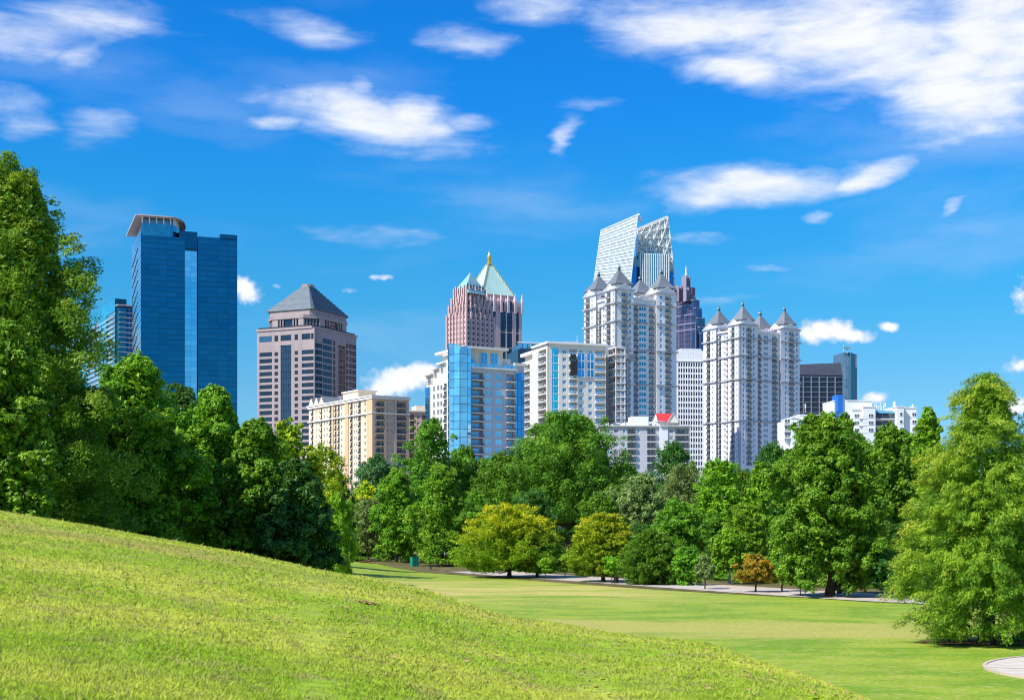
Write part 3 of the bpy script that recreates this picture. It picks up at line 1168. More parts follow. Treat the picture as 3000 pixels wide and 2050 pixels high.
def beige_apartments():
    b = Bld('apartment_block', 'long ivory and tan apartment block with stacked balconies below the granite tower', 'apartment building', 1092, 560, 33)
    W, D = b.x(1197), b.y(905)
    zt = b.z(1163)
    zl = b.z(1163)
    fh = 19.3 / F * 560
    rows = rows_px(b, 1172, 19.3, 12)
    d = 1.6
    mb = MB()
    mb.box(d, W, d, D, 0, zt - .5, beige_wall); mb.build('core', b.root)
    balc = dict(type='bal', sill=.10, head=.92, out=.35, inn=1.6, rail=rail_dark, door=glass_mid, frame=white_metal, slab=beige_wall, bars=8)
    balb = dict(balc, inn=1.6, door=glass_slate, spandrel=brown_wall)
    win = dict(type='win', sill=.32, head=.82, frame=white_metal, pane=glass_mid, nx=2, t=.10)

    def X(px):
        return b.x(px)

    def Y(px):
        return b.y(px)
    wall = MB()
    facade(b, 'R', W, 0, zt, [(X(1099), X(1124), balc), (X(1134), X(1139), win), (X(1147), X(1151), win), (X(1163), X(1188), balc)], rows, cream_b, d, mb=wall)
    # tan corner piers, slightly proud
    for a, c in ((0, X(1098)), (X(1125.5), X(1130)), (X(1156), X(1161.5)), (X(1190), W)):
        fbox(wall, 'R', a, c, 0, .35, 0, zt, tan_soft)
    wall.build('wall', b.root)
    # the long sunny side: alternating ivory bays and tan piers
    wall = MB()
    cols = []
    # photo columns from the corner to the far end
    for a, c, k in ((1072, 1067, 'w'), (1057, 1050, 'b'), (1047, 1043, 'w'), (1040, 1036.5, 'w'), (1033, 1027, 'b'), (1003, 999, 'w'), (995, 990, 'b'), (986, 981, 'b'), (971, 966, 'b'),
                    (960, 956.5, 'w'), (952, 948.5, 'w'), (944, 940, 'b'), (937, 934, 'w'), (930, 927, 'w'), (918, 913, 'b'), (910, 908, 'w')):
        cols.append((Y(a), Y(c), balb if k == 'b' else win))
    facade(b, 'L', D, 0, zt, cols, rows, beige_wall, d, mb=wall)
    for a, c in ((1092, 1076), (1022, 1012), (978, 974)):
        fbox(wall, 'L', Y(a) if a != 1092 else -.35, Y(c), 0, .4, 0, zt - .2, tan_wall)
    wall.build('wall', b.root)
    # belt course and cornice
    mb = MB()
    for zz, t in ((rows[-2][0] + .0, .5), (zt - .6, .9)):
        mb.box(-.8, W + .4, -.7, .0, zz, zz + t, cream_wall)
        mb.box(-.7, .0, 0, D, zz + .01, zz + t - .01, cream_wall)
    mb.build('belt_course', b.root)
    mb = MB(); mb.box(-1.0, W + .6, -.9, D + .6, zt + .35, zt + .8, cream_wall); mb.build('cornice', b.root)
    # gabled attic over the far end
    for i in range(3):
        y0 = lerp(Y(950), D, i / 3)
        y1 = lerp(Y(950), D, (i + 1) / 3)
        mb = MB()
        ym = (y0 + y1) / 2
        k = len(mb.v)
        mb.v += [(-.2, y0, zt + .8), (-.2, y1, zt + .8), (-.2, ym, zt + 4.0), (8, y0, zt + .8), (8, y1, zt + .8), (8, ym, zt + 4.0)]
        mb.face((0, 2, 1), beige_wall); mb.face((3, 4, 5), beige_wall); mb.face((0, 3, 5, 2), grey_roof); mb.face((1, 2, 5, 4), grey_roof)
        mb.build('gable', b.root)
    mb = MB(); mb.box(3, 11, Y(1030), Y(985), zt + .8, b.z(1150, 4, Y(1010)) + .2, beige_wall); mb.build('penthouse', b.root)
    mb = MB(); mb.box(2.5, 11.5, Y(1030) - .5, Y(985) + .5, b.z(1150, 4, Y(1010)) + .2, b.z(1150, 4, Y(1010)) + .7, cream_wall); mb.build('penthouse_roof', b.root)
    # lower wing running behind to the right
    b2 = Bld('apartment_wing', 'lower beige wing peeping out right of the long ivory apartment block', 'apartment building', 1176, 600, 18)
    W2 = b2.x(1275)
    z2 = b2.z(1205)
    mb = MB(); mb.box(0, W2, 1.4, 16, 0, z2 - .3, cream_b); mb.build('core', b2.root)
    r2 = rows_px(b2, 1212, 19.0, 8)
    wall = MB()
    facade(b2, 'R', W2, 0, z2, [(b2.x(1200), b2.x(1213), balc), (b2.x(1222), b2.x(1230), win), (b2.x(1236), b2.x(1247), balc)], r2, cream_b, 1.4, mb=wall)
    wall.build('wall', b2.root)
    mb = MB(); mb.box(-.5, W2 + .5, -.7, 16.5, z2, z2 + .7, cream_wall); mb.build('cornice', b2.root)
    mb = MB(); mb.box(b2.x(1226), W2, 4, 12, z2 + .7, b2.z(1188, 20), beige_wall); mb.build('penthouse', b2.root)
    # dark flat roofed office behind the block
    b3 = Bld('office_block', 'dark flat roofed office peeping over the ivory apartment roof', 'office building', 1000, 760, 20)
    W3 = b3.x(1072)
    mb = MB(); mb.box(0, W3, 0, 20, 0, b3.z(1158), granite_dark); mb.build('wall', b3.root)
    for i in range(6):
        place(b3, 'R', 'window', window_mesh(W3 / 6 - .8, 2.2, dark_frame, glass_slate, 2, 1), W3 / 6 * (i + .5), b3.z(1158) - 3.4, .35)


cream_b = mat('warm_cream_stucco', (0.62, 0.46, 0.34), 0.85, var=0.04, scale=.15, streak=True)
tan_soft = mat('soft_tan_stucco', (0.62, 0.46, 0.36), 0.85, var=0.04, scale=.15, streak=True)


def pink_hotel():
    b = Bld('hotel_tower', 'stepped pink granite tower with a small glass pyramid, left of the copper roofed tower', 'skyscraper', 1366, 900, 45)
    fh = 3.4
    tiers = [  # left px, right px, top row
        (1310, 1447, 920), (1316, 1440, 890), (1324, 1432, 868), (1331, 1420, 840)]
    zprev = 0
    for ti, (pl, pr, py) in enumerate(tiers):
        ins = 1.3 * ti
        W, D = b.x(pr, ins), b.y(pl, ins)
        zt = b.z(py)
        mb = MB(); mb.box(ins + .7, W - .3, ins + .7, D - .3, zprev, zt, granite_pink); mb.build('core', b.root)
        wall = MB()
        zb = zprev if ti else max(0, zt - 16 * fh)
        n = max(1, int((zt - zb) / fh))
        rows = [(zb + (zt - zb) / n * i, (zt - zb) / n) for i in range(n)]
        win = dict(type='win', sill=.28, head=.82, frame=granite_pink, pane=glass_slate, nx=1, t=.08)
        tall = dict(type='win', sill=.04, head=.97, frame=granite_pink, pane=glass_slate, nx=2, t=.1)
        LW, LD = W - ins, D - ins
        nR, nL = 6, 6
        cR = [(LW * (i + .30) / nR, LW * (i + .70) / nR, tall if ti == 2 else win) for i in range(nR)]
        cL = [(LD * (i + .30) / nL, LD * (i + .70) / nL, tall if ti == 2 else win) for i in range(nL)]
        facade(b, 'R', LW, zprev, zt, cR, rows, granite_pink, .7, origin=(ins, ins), mb=wall)
        facade(b, 'L', LD, zprev, zt, cL, rows, granite_pink, .7, origin=(ins, ins), mb=wall)
        # projecting piers climbing past the roof of the tier
        for i in range(nR + 1):
            s = LW * i / nR
            fbox(wall, 'R', s - .55, s + .55, 0, .8, zprev, zt + (2.2 if i % 2 else .8), granite_pink, (ins, ins))
        for i in range(nL + 1):
            s = LD * i / nL
            fbox(wall, 'L', s - .55, s + .55, 0, .8, zprev, zt + (2.2 if i % 2 else .8), granite_pink, (ins, ins))
        wall.build('wall', b.root)
        zprev = zt
    ins = 3.6
    W, D = b.x(1421, ins), b.y(1335, ins)
    z1 = b.z(838)
    cx, cy_ = (ins + W) / 2, (ins + D) / 2
    za = b.z(799, cx, cy_)
    mb = MB(); mb.prism(rect(ins, ins, W, D), z1, za, glass_pyr, rect(cx - .1, cy_ - .1, cx + .1, cy_ + .1)); mb.build('glass_pyramid', b.root)
    mb = MB()
    mb.hull8([(ins, ins - 2.5, z1 - 3.4), (W * .9, ins - 2.5, z1 - 3.4), (W * .9, ins, z1 - 3.4), (ins, ins, z1 - 3.4), (ins, ins - 2.4, z1 - 3.2), (W * .9, ins - 2.4, z1 - 3.2), (W * .9, ins + 1.5, z1 + 1.5), (ins, ins + 1.5, z1 + 1.5)], glass_pyr)
    mb.build('sloped_glazing', b.root)
    for i in range(6):
        mb = MB()
        x = lerp(ins, W * .85, i / 5)
        mb.prism(rect(x - .6, ins - 1.5, x + .6, ins - .5), z1 + .5, z1 + 3, dark_frame, rect(x - .05, ins - 1.1, x + .05, ins - .9)); mb.build('roof_spike', b.root)


glass_pyr = mat('pale_pyramid_glass', (0.36, 0.62, 0.66), .25, metal=.25, var=.05)
stone_pale = mat('pale_pink_stone', (0.70, 0.55, 0.55), .7, var=.05)


def copper_tower():
    b = Bld('office_tower', 'pink tower with a green copper pyramid and golden spire', 'skyscraper', 1405, 985, 30)
    W = b.x(1529)
    D = W
    zt = b.z(905)
    mb = MB(); mb.box(.8, W - .8, .8, D, 0, zt, glass_slate); mb.build('core', b.root)
    n = 4
    wall = MB()
    fr = [0, .10, .40, .44, .48, .76, .80, .84, .92, 1.0]
    for a, c in ((0, .10), (.235, .255), (.38, .49), (.62, .64), (.77, .86), (.93, 1.0)):
        fbox(wall, 'R', W * a, W * c, -.8, 0, 0, zt, granite_pink if c - a > .05 else stone_pale)
    for a in (0, .2, .4, .6, .8, .95):
        fbox(wall, 'L', D * a, D * (a + .05), -.8, 0, 0, zt, granite_pink)
    wall.build('wall', b.root)
    rows = 14
    fh = 11.0
    openR = ((.10, .235), (.255, .38), (.49, .62), (.64, .77), (.86, .93))
    for i in range(6):
        z = zt - 3 - (i + 1) * fh
        for a, c in openR:
            place(b, 'R', 'window', window_mesh(W * (c - a), fh - 1.2, dark_frame, glass_slate, 2, 3, .2, .3), W * (a + c) / 2, z, 0)
        mb = MB(); fbox(mb, 'R', W * .1, W * .93, -.7, -.3, z - 1.1, z - .1, granite_pink); mb.build('spandrel', b.root)
    # upper storey of arched openings and finials
    zu = b.z(888)
    mb = MB(); mb.box(.8, W - .8, .8, D - .8, zt, zu + 3, granite_pink); mb.build('upper_storey', b.root)
    for i in range(4):
        x = W * (.14 + .2 * i)
        m_ = MB()
        m_.box(-1.6, 1.6, -.15, .1, 0, 5.2, glass_slate)
        m_.prism([(-1.6, -.15), (1.6, -.15), (1.6, .1), (-1.6, .1)], 5.2, 7.0, glass_slate, [(-.5, -.15), (.5, -.15), (.5, .1), (-.5, .1)])
        place(b, 'R', 'arched_window', m_.mesh('arched_window'), x, zt + .5, -.65)
    for i in range(7):
        for face, Ls in (('R', W), ('L', D)):
            s = Ls * i / 6
            m_ = MB()
            m_.box(-.8, .8, -.8, .8, 0, 8.5, stone_pale)
            m_.prism(rect(-.8, -.8, .8, .8), 8.5, 14, stone_pale, rect(-.08, -.08, .08, .08))
            place(b, face, 'pinnacle', m_.mesh('pinnacle'), s, zt - 1, .3)
    i0 = 4.6
    xw = W - i0
    zs = b.z(855)
    mb = MB(); mb.box(i0, xw, i0, D - i0, zu, zs, granite_pink); mb.build('attic', b.root)
    for i in range(5):
        m_ = MB()
        m_.box(-.6, .6, -.6, .6, 0, 4, stone_pale)
        m_.prism(rect(-.6, -.6, .6, .6), 4, 7.5, stone_pale, rect(-.06, -.06, .06, .06))
        place(b, 'R', 'pinnacle', m_.mesh('pinnacle'), lerp(i0, xw, i / 4), zu - 1, -i0 + .8)
    cx, cy_ = b.x(1437, (D) / 2), D / 2
    hw = (xw - i0) / 2
    cx = (xw + i0) / 2
    cx2 = cx
    zap = b.z(776, cx2, cy_)
    hb = (xw - i0) / 2 + .4
    mb = MB(); mb.prism(rect(cx - hb, i0 - .6, cx + hb, D - i0 + .6), zs, zap, copper, rect(cx - 1.3, cy_ - 1.3, cx + 1.3, cy_ + 1.3)); mb.build('copper_roof', b.root)
    # studded hips
    for (sx, sy) in ((-1, -1), (1, -1), (-1, 1)):
        p0 = Vector((cx + sx * hb, (i0 - .6) if sy < 0 else (D - i0 + .6), zs))
        p1 = Vector((cx + sx * 1.3, cy_ + sy * 1.3, zap))
        for k in range(16):
            p = p0.lerp(p1, (k + .5) / 16)
            m_ = MB(); m_.box(-.45, .45, -.45, .45, -.5, 1.1, gold_pale)
            add_obj('crocket', m_.mesh('crocket'), b.root, tuple(p))
    mb = MB()
    zt2 = b.z(735, cx, cy_)
    h = zt2 - zap
    mb.lathe([(2.0, 0), (2.1, h * .12), (1.5, h * .14), (1.45, h * .42), (1.9, h * .45), (1.3, h * .52), (1.3, h * .60), (.9, h * .68), (.35, h * .85), (.06, h)], gold_m, 10)
    mb.build('golden_spire', b.root, (cx, cy_, zap))


gold_pale = mat('pale_gold', (.75, .66, .35), .4, metal=.3, var=.05)


def blue_white_apartments():
    b = Bld('apartment_tower', 'apartment tower with a curved sky blue glass corner and dark balconies', 'apartment building', 1350, 520, 28)
    W, D = b.x(1509), b.y(1249)
    d = 1.7
    zt = b.z(1076)
    fh = 24.2 / F * 520
    rows = rows_px(b, 1087, 24.2, 13)
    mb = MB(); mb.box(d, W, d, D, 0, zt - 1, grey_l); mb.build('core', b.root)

    def X(px):
        return b.x(px)

    def Y(px):
        return b.y(px)
    bal = dict(type='bal', sill=.06, head=.93, out=1.2, inn=1.7, rail=rail_dark, door=glass_blue, frame=white_metal, slab=white_wall, bars=9)
    blue = dict(type='win', sill=.22, head=.90, frame=white_metal, pane=glass_sky, nx=2, t=.12)
    wall = MB()
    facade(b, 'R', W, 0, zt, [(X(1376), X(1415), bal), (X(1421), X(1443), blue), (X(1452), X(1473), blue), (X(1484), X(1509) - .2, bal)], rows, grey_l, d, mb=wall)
    wall.build('wall', b.root)
    # glazed strip right of the balconies
    x0, x1 = W, X(1540)
    zg = b.z(1089, W)
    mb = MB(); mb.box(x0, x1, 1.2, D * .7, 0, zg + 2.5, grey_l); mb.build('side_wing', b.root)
    w = (x1 - x0) / 3
    for i in range(13):
        for j in range(3):
            place(b, 'R', 'pane', pane_mesh(w - .2, fh - .2, glass_blue2, .2), x0 + w * (j + .5), zg - (i + 1) * fh, -1.0, .01)
    mb = MB(); mb.box(x0, x1 + .3, .4, D * .7 + .3, zg + 2.4, zg + 3.4, cream_wall); mb.build('side_cornice', b.root)
    # sunny left side
    balL = dict(bal, out=.4, door=glass_slate, rail=rail_dark)
    wL = dict(type='win', sill=.18, head=.84, frame=white_metal, pane=glass_slate, nx=2, t=.12)
    zl = b.z(1100)
    wall = MB()
    facade(b, 'L', D, 0, zt - 2, [(Y(1322), Y(1314), wL), (Y(1309), Y(1300), balL), (Y(1296), Y(1289), wL), (Y(1287), Y(1280), wL), (Y(1275), Y(1268), wL)], rows[:-1], cream_wall, d, mb=wall)
    wall.build('wall', b.root)
    for i in range(12):
        place(b, 'L', 'pane', pane_mesh(Y(1249) - Y(1261), fh - .3, glass_blue2, .2), (Y(1249) + Y(1261)) / 2, rows[i][0], .25, .006)
    # curved glass corner rising above the roof
    xc1, yc1 = X(1374), Y(1324)
    ztop = b.z(1001)
    ztl = b.z(1020)
    nseg = 6
    # quarter-round bulging from the left face to the right face
    P = [(-1.2, yc1), (-2.6, yc1 * .7), (-3.2, yc1 * .38), (-2.6, 0.2), (-1.2, -1.8), (xc1 * .45, -2.3), (xc1, -1.2)]
    nfl = 17
    for s in range(nseg):
        p, q = P[s], P[s + 1]
        top = lerp(ztop, ztl, (s / (nseg - 1)) ** 1.5)
        nn = nfl
        for i in range(nn):
            z0 = max(0.0, rows[0][0] + i * fh)
            z1 = min(z0 + fh - .18, top)
            if z1 - z0 < .5:
                continue
            mb = MB()
            dx, dy = q[0] - p[0], q[1] - p[1]
            L_ = math.hypot(dx, dy)
            nx_, ny_ = dy / L_ * -.2, -dx / L_ * -.2
            mb.prism([(p[0] + dx * .02, p[1] + dy * .02), (p[0] + dx * .02 - nx_, p[1] + dy * .02 - ny_), (q[0] - dx * .02 - nx_, q[1] - dy * .02 - ny_), (q[0] - dx * .02, q[1] - dy * .02)][::-1], z0, z1, glass_sky)
            mb.build('curved_pane', b.root)
    Pc = [(x * .93 + .2, y * .96 + .1) for x, y in P]
    mb = MB(); mb.prism([(xc1, yc1)] + Pc, 0, ztl - .6, mullion_blue); mb.build('corner_core', b.root)
    # penthouse set back under a wide pale roof
    zp = b.z(1022, X(1420))
    x0, x1 = X(1378), X(1484)
    mb = MB(); mb.box(x0, x1, 3.0, D - 6, zt, zp, cream_wall); mb.build('penthouse', b.root)
    mb = MB(); mb.box(x0 - 2.2, x1 + 1.2, .6, D - 4, zp, zp + .9, cream_wall); mb.build('penthouse_roof', b.root)
    for px, w, h in ((1392, 2.2, 3.4), (1428, 3.0, 6.0), (1458, 3.0, 6.0), (1489, 1.8, 2.8)):
        place(b, 'R', 'window', window_mesh(w, h, white_metal, glass_blue, 2, 1, .12, .1), X(px), zt + .4, -2.7)
    mb = MB(); mb.box(x1, X(1509), 3.4, D - 6, zt, b.z(1048, x1), cream_wall); mb.build('penthouse_wing', b.root)
    mb = MB(); mb.box(0, W + .4, -.9, 1.5, zt, zt + .45, white_wall); mb.build('terrace_slab', b.root)
    for i in range(12):
        place(b, 'R', 'glass_railing', pane_mesh(W / 12 - .3, 1.2, glass_sky, .06, 'glass_railing'), W / 12 * (i + .5), zt + .5, .7)
    # stepped roofs at the left end
    for a, c, py, dd in ((1324, 1300, 1040, 1.0), (1300, 1283, 1066, .6), (1283, 1268, 1082, .3), (1268, 1249, 1100, 0)):
        z1 = b.z(py, 0, Y((a + c) / 2))
        mb = MB(); mb.box(dd, 16, Y(a), Y(c), zt - 4, z1, cream_wall); mb.build('roof_storey', b.root)
        mb = MB(); mb.box(dd - 1.2, 16, Y(a) - .3, Y(c) + .6, z1, z1 + .55, cream_wall); mb.build('eaves', b.root)
        place(b, 'L', 'window', window_mesh(2.0, 2.6, white_metal, glass_slate, 2, 1, .12, .1), Y((a + c) / 2), z1 - 3.2, -dd + .3)


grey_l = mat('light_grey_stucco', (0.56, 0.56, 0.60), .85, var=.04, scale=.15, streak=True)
mullion_blue = mat('blue_grey_mullion', (.24, .46, .64), .5, metal=.4, var=.05)
glass_blue2 = glass_mat('mid_blue_curtain_glass', (0.10, 0.40, 0.78), .85, var=.2)


def cream_apartments():
    b = Bld('apartment_tower', 'cream apartment tower with a teal glass strip and stacked balconies, centre of the skyline', 'apartment building', 1606, 555, 20)
    W, D = b.x(1775), b.y(1508)
    d = 1.6
    zt = b.z(1006)
    fh = 22.4 / F * 555
    rows = rows_px(b, 1018, 22.4, 14)
    X, Y = b.x, b.y
    mb = MB(); mb.box(d, W, d, Y(1560), 0, zt - .5, cream_wall); mb.box(3 + d, W, Y(1560) - .3, D, 0, zt - .52, cream_wall); mb.build('core', b.root)
    bal = dict(type='bal', sill=.06, head=.95, out=.9, inn=1.6, rail=white_metal, door=glass_blue, frame=white_metal, slab=white_wall, bars=6)
    win = dict(type='win', sill=.30, head=.80, frame=white_wall, pane=glass_tealw, nx=2, t=.10)
    wall = MB()
    facade(b, 'R', W, 0, zt, [(X(1608), X(1637), dict(type='win', sill=.03, head=1.0, frame=white_metal, pane=glass_teal, nx=2, t=.10)), (X(1648), X(1659), win),
                              (X(1668), X(1690), bal), (X(1697), X(1708), win), (X(1724), X(1735), win), (X(1744), X(1772), bal)], rows, cream_wall, d, mb=wall)
    wall.build('wall', b.root)
    # big blue bays at the top right
    for (a, c) in ((1691, 1713), (1718, 1740)):
        for i in range(3):
            z = zt - 3.0 - (i + 1) * fh * 1.08
            place(b, 'R', 'bay_window', window_mesh(X(c) - X(a), fh * 1.05, white_metal, glass_blue2, 2, 1, .16, .1, 'bay_window'), X((a + c) / 2), z, .45)
    # loose dark netting over the top balconies
    mb = MB()
    ra = random.Random(3)
    for k in range(9):
        xk = lerp(X(1668), X(1688), k / 9)
        mb.box(xk, xk + .5, -1.15 - .05 * (k % 2), -1.0, rows[-3][0] - 2 * ra.random(), rows[-2][0] + .8 + ra.random(), dark_frame)
        if k < 7:
            mb.box(xk, xk + .4, -1.15, -1.0, rows[-2][0] + 2.4 - ra.random(), rows[-1][0] + 1.2 * ra.random(), dark_frame)
    mb.build('netting', b.root)
    wall = MB()
    balL = dict(bal, door=glass_slate, out=.8)
    Dn = Y(1560)
    facade(b, 'L', Dn, 0, zt, [(Y(1600), Y(1577), balL)], rows, cream_wall, d, mb=wall)
    wall.build('wall', b.root)
    # recessed second stack further left
    wall = MB()
    facade(b, 'L', D - Dn, 0, b.z(1030), [(Y(1566 - 1) * 0 + .8, Y(1540) - Dn, balL), (Y(1532) - Dn, Y(1515) - Dn, balL)], rows[:-1], cream_wall, d, origin=(3.0, Dn), mb=wall)
    wall.build('wall', b.root)
    mb = MB(); mb.box(-.7, W + .5, -.9, Y(1560), zt, zt + .8, white_wall); mb.box(2.5, W + .4, Y(1560) - .5, D, zt - 1, zt + .3, white_wall); mb.build('roof_slab', b.root)
    # grey wing to the right and the unfinished stack beside it
    x0 = W + .2
    x1 = X(1800)
    g = Bld('apartment_wing', 'grey wing with blue windows between the cream tower and the open concrete stack', 'apartment building', 1776, 572, 20)
    Wg = g.x(1802)
    rg = rows_px(g, 1022, 22.0, 13)
    mb = MB(); mb.box(0, Wg, 1.2, 16, 0, g.z(1010), grey_wall); mb.build('core', g.root)
    wall = MB()
    facade(g, 'R', Wg, 0, g.z(1010), [(g.x(1783), g.x(1794), dict(win, pane=glass_blue))], rg, grey_wall, 1.2, mb=wall)
    wall.build('wall', g.root)
    s = Bld('concrete_stack', 'narrow open concrete balcony stack with orange boarding beside the white turreted tower', 'scaffold', 1804, 566, 20)
    Ws = s.x(1829)
    rs = rows_px(s, 1016, 20.8, 13)
    for i, (z, h) in enumerate(rs):
        mb = MB(); mb.box(-.5, Ws + .4, -.8, 7, z - .3, z, white_wall); mb.build('slab', s.root)
        mb = MB(); mb.box(.3, Ws - .3, 3.4, 3.6, z, z + h - .3, grey_wall if i != 10 else orange_board); mb.build('back_panel', s.root)
        mb = MB()
        mb.box(-.3, Ws + .2, -.7, -.62, z + .9, z + 1.0, white_metal)
        for k in range(7):
            x = lerp(-.3, Ws + .1, k / 6)
            mb.box(x, x + .08, -.7, -.62, z, z + .9, white_metal)
        mb.build('railing', s.root)
        if i % 2 == 0:
            mb = MB(); mb.box(.8, 2.2, 1.2, 3.2, z, z + h * .7, rust_m if i % 4 == 0 else grey_wall); mb.build('store', s.root)
    for x in (-.2, Ws):
        mb = MB(); mb.box(x - .18, x + .18, -.6, -.3, 0, rs[-1][0] + rs[-1][1], white_metal); mb.build('post', s.root)
    mb = MB(); mb.box(-.5, Ws + .4, -.8, 7, rs[-1][0] + rs[-1][1] - .3, rs[-1][0] + rs[-1][1], white_wall); mb.build('slab', s.root)
    # hoist mast beside the stack
    m = Bld('hoist_mast', 'slim steel lattice hoist mast in front of the white turreted tower', 'hoist', 1836, 575, 20)
    zt2 = m.z(985)
    mb = MB()
    for (x, y) in ((0, 0), (1.4, 0), (0, 1.4), (1.4, 1.4)):
        mb.box(x - .1, x + .1, y - .1, y + .1, 0, zt2, grey_m2)
    mb.build('chords', m.root)
    mb = MB()
    k = 0
    z = 0
    while z < zt2 - 1.5:
        a, c = ((0, 0), (1.4, 0)) if k % 2 else ((1.4, 0), (0, 0))
        mb.tube((a[0], a[1], z), (c[0], c[1], z + 1.5), .07, .07, grey_m2, 4)
        mb.tube((0, a[0], z), (0, c[0], z + 1.5), .07, .07, grey_m2, 4)
        z += 1.5
        k += 1
    mb.build('bracing', m.root)
    mb = MB(); mb.box(-.3, 2.6, -2.2, -.2, m.z(1058), m.z(1040), grey_m2); mb.build('cage', m.root)
    # blue mirrored low tower behind
    g2 = Bld('glass_office', 'low blue mirrored office behind the cream tower roof', 'office building', 1518, 760, 14)
    W2 = g2.x(1716)
    z2 = g2.z(1003)
    mb = MB(); mb.box(0, W2, 0, 24, 0, g2.z(1022), glass_slate); mb.build('core', g2.root)
    nb = 14
    for i in range(nb):
        place(g2, 'R', 'pane', pane_mesh(W2 / nb - .3, g2.z(1003) - g2.z(1016), glass_sky, .15), W2 / nb * (i + .5), g2.z(1018), -1.2, .01)
    mb = MB(); mb.box(0, W2, .5, 1.5, g2.z(1003), g2.z(1003) + .5, white_metal); mb.box(1.5, W2 - 1, 1.6, 20, g2.z(1024), g2.z(1005), glass_mid); mb.build('roof_screen', g2.root)
    xm = g2.x(1660)
    mb = MB(); mb.box(xm, g2.x(1698), 5, 12, z2, g2.z(992), white_metal); mb.build('roof_plant', g2.root)
    mb = MB(); mb.tube((g2.x(1700), 6, z2), (g2.x(1700), 6, g2.z(972)), .2, .06, white_metal, 6); mb.build('antenna', g2.root)


glass_tealw = glass_mat('teal_window_glass', (0.03, 0.42, 0.62), .75)
orange_board = mat('orange_board', (.55, .22, .12), .8, var=.1)
rust_m = mat('rust_red_board', (.30, .12, .10), .8, var=.1)
grey_m2 = mat('galvanised_steel', (.22, .25, .28), .5, metal=.4, var=.05)


def lattice_tower():
    b = Bld('office_tower', 'glass tower crowned by two tall slanting white lattice sails', 'skyscraper', 1876, 1000, 12)
    X = b.x
    zc = b.z(741)
    x1 = X(1959)
    mb = MB(); mb.box(0, x1, .5, 30, 0, zc, glass_core); mb.build('core', b.root)
    n = 13
    z0 = b.z(880)
    for i in range(n + 1):
        mb = MB(); x = x1 * i / n
        mb.box(x - .28, x + .28, -.4, .5, z0 - 20, zc, white_metal); mb.build('fin', b.root)
    for i in range(9):
        z = zc - i * 4.1
        mb = MB(); mb.box(.3, x1 - .3, .3, .48, z - .5, z - .1, glass_teal); mb.build('transom', b.root)
        for j in range(n):
            place(b, 'R', 'pane', pane_mesh(x1 / n - .7, 3.4, glass_tealw2, .05), x1 * (j + .5) / n, z - 4.0, -.35, .006)
    # blue side bays
    mb = MB(); mb.box(X(1849), -.3, 4, 28, 0, b.z(778), glass_blue3); mb.build('side_bay', b.root)
    mb = MB(); mb.box(x1 + .3, X(1977), 4, 28, 0, b.z(788), glass_blue3); mb.build('side_bay', b.root)

    def quad(name, P, nu, nv, thick=.5, tu=.30, tv=.30, glass=True, skip=None, gm=None):
        """sail: P = local corners bottom-left, bottom-right, top-right, top-left; bars as parts"""
        P = [Vector(p) for p in P]
        nrm = (P[1] - P[0]).cross(P[3] - P[0]).normalized()

        def pt(u, v):
            return (P[0] * (1 - u) + P[1] * u) * (1 - v) + (P[3] * (1 - u) + P[2] * u) * v

        def bar(a, c, r, nm):
            mb = MB(); mb.tube(a, c, r, r, white_metal, 4); mb.build(nm, b.root)
        if glass:
            for i in range(nu):
                for j in range(nv):
                    if skip and skip(i / nu, j / nv):
                        continue
                    a = [pt(i / nu, j / nv), pt((i + 1) / nu, j / nv), pt((i + 1) / nu, (j + 1) / nv), pt(i / nu, (j + 1) / nv)]
                    c = sum(a, Vector()) / 4
                    mb = MB()
                    a = [c + (q - c) * .97 for q in a]
                    mb.hull8([tuple(q + nrm * .1) for q in a] + [tuple(q - nrm * .1) for q in a], gm or sail_glass)
                    mb.build('sail_pane', b.root)
        for i in range(nu * 5 + 1):
            u = i / nu / 5
            bar(pt(u, 0) + nrm * .3, pt(u, 1) + nrm * .3, tu * (.75 if i % 5 else 1.3), 'mullion')
        for j in range(nv * 2 + 1):
            v = j / nv / 2
            bar(pt(0, v) + nrm * .35, pt(1, v) + nrm * .35, tv * (.7 if j % 2 else 1.2), 'transom_bar')
        return pt, nrm, bar

    def L(px, py, y):
        x = b.x(px, y)
        return (x, y, b.z(py, x, y))
    # left sail: rises past the roof, its outer edge further back
    PL = [L(1734, 870, 16), L(1843, 880, -3), L(1869, 629, -3), L(1761, 676, 16)]
    quad('sail', PL, 6, 12, tu=.24, tv=.32)
    # right sail behind the core, its steel frame showing
    PR = [L(1864, 760, 8), L(1978, 850, 8), L(1954, 637, 8), L(1866, 674, 8)]
    pt, nrm, bar = quad('sail', PR, 7, 8, tu=.16, tv=.16, gm=sail_glass)
    rr = random.Random(4)
    for i in range(8):
        for j in range(7):
            u0, v0 = i / 8, j / 7
            u1, v1 = (i + 1) / 8, (j + 1) / 7
            o = Vector((0, -1.6 - 1.2 * ((i + j) % 2), 0))
            a, c = (pt(u0, v0), pt(u1, v1)) if (i + j) % 2 else (pt(u1, v0), pt(u0, v1))
            bar(a + o, c + o, .38, 'brace')
    for i in range(9):
        bar(pt(i / 8, .2) + Vector((0, -2, 0)), pt(i / 8, 1) + Vector((0, -2, 0)), .42, 'strut')
    for j in range(2, 8):
        bar(pt(0, j / 7) + Vector((0, -2.6, 0)), pt(1, j / 7) + Vector((0, -2.6, 0)), .36, 'girder')
    mb = MB(); mb.tube(tuple(Vector(PR[3])), tuple(Vector(PR[2])), 1.6, 1.6, cream_steel, 4); mb.build('top_rail', b.root)
    mb = MB(); mb.tube(tuple(Vector(PL[2])), tuple(Vector(PL[2]) + Vector((3, 3, -4))), 1.2, 1.0, white_metal, 6); mb.build('crown_arm', b.root)


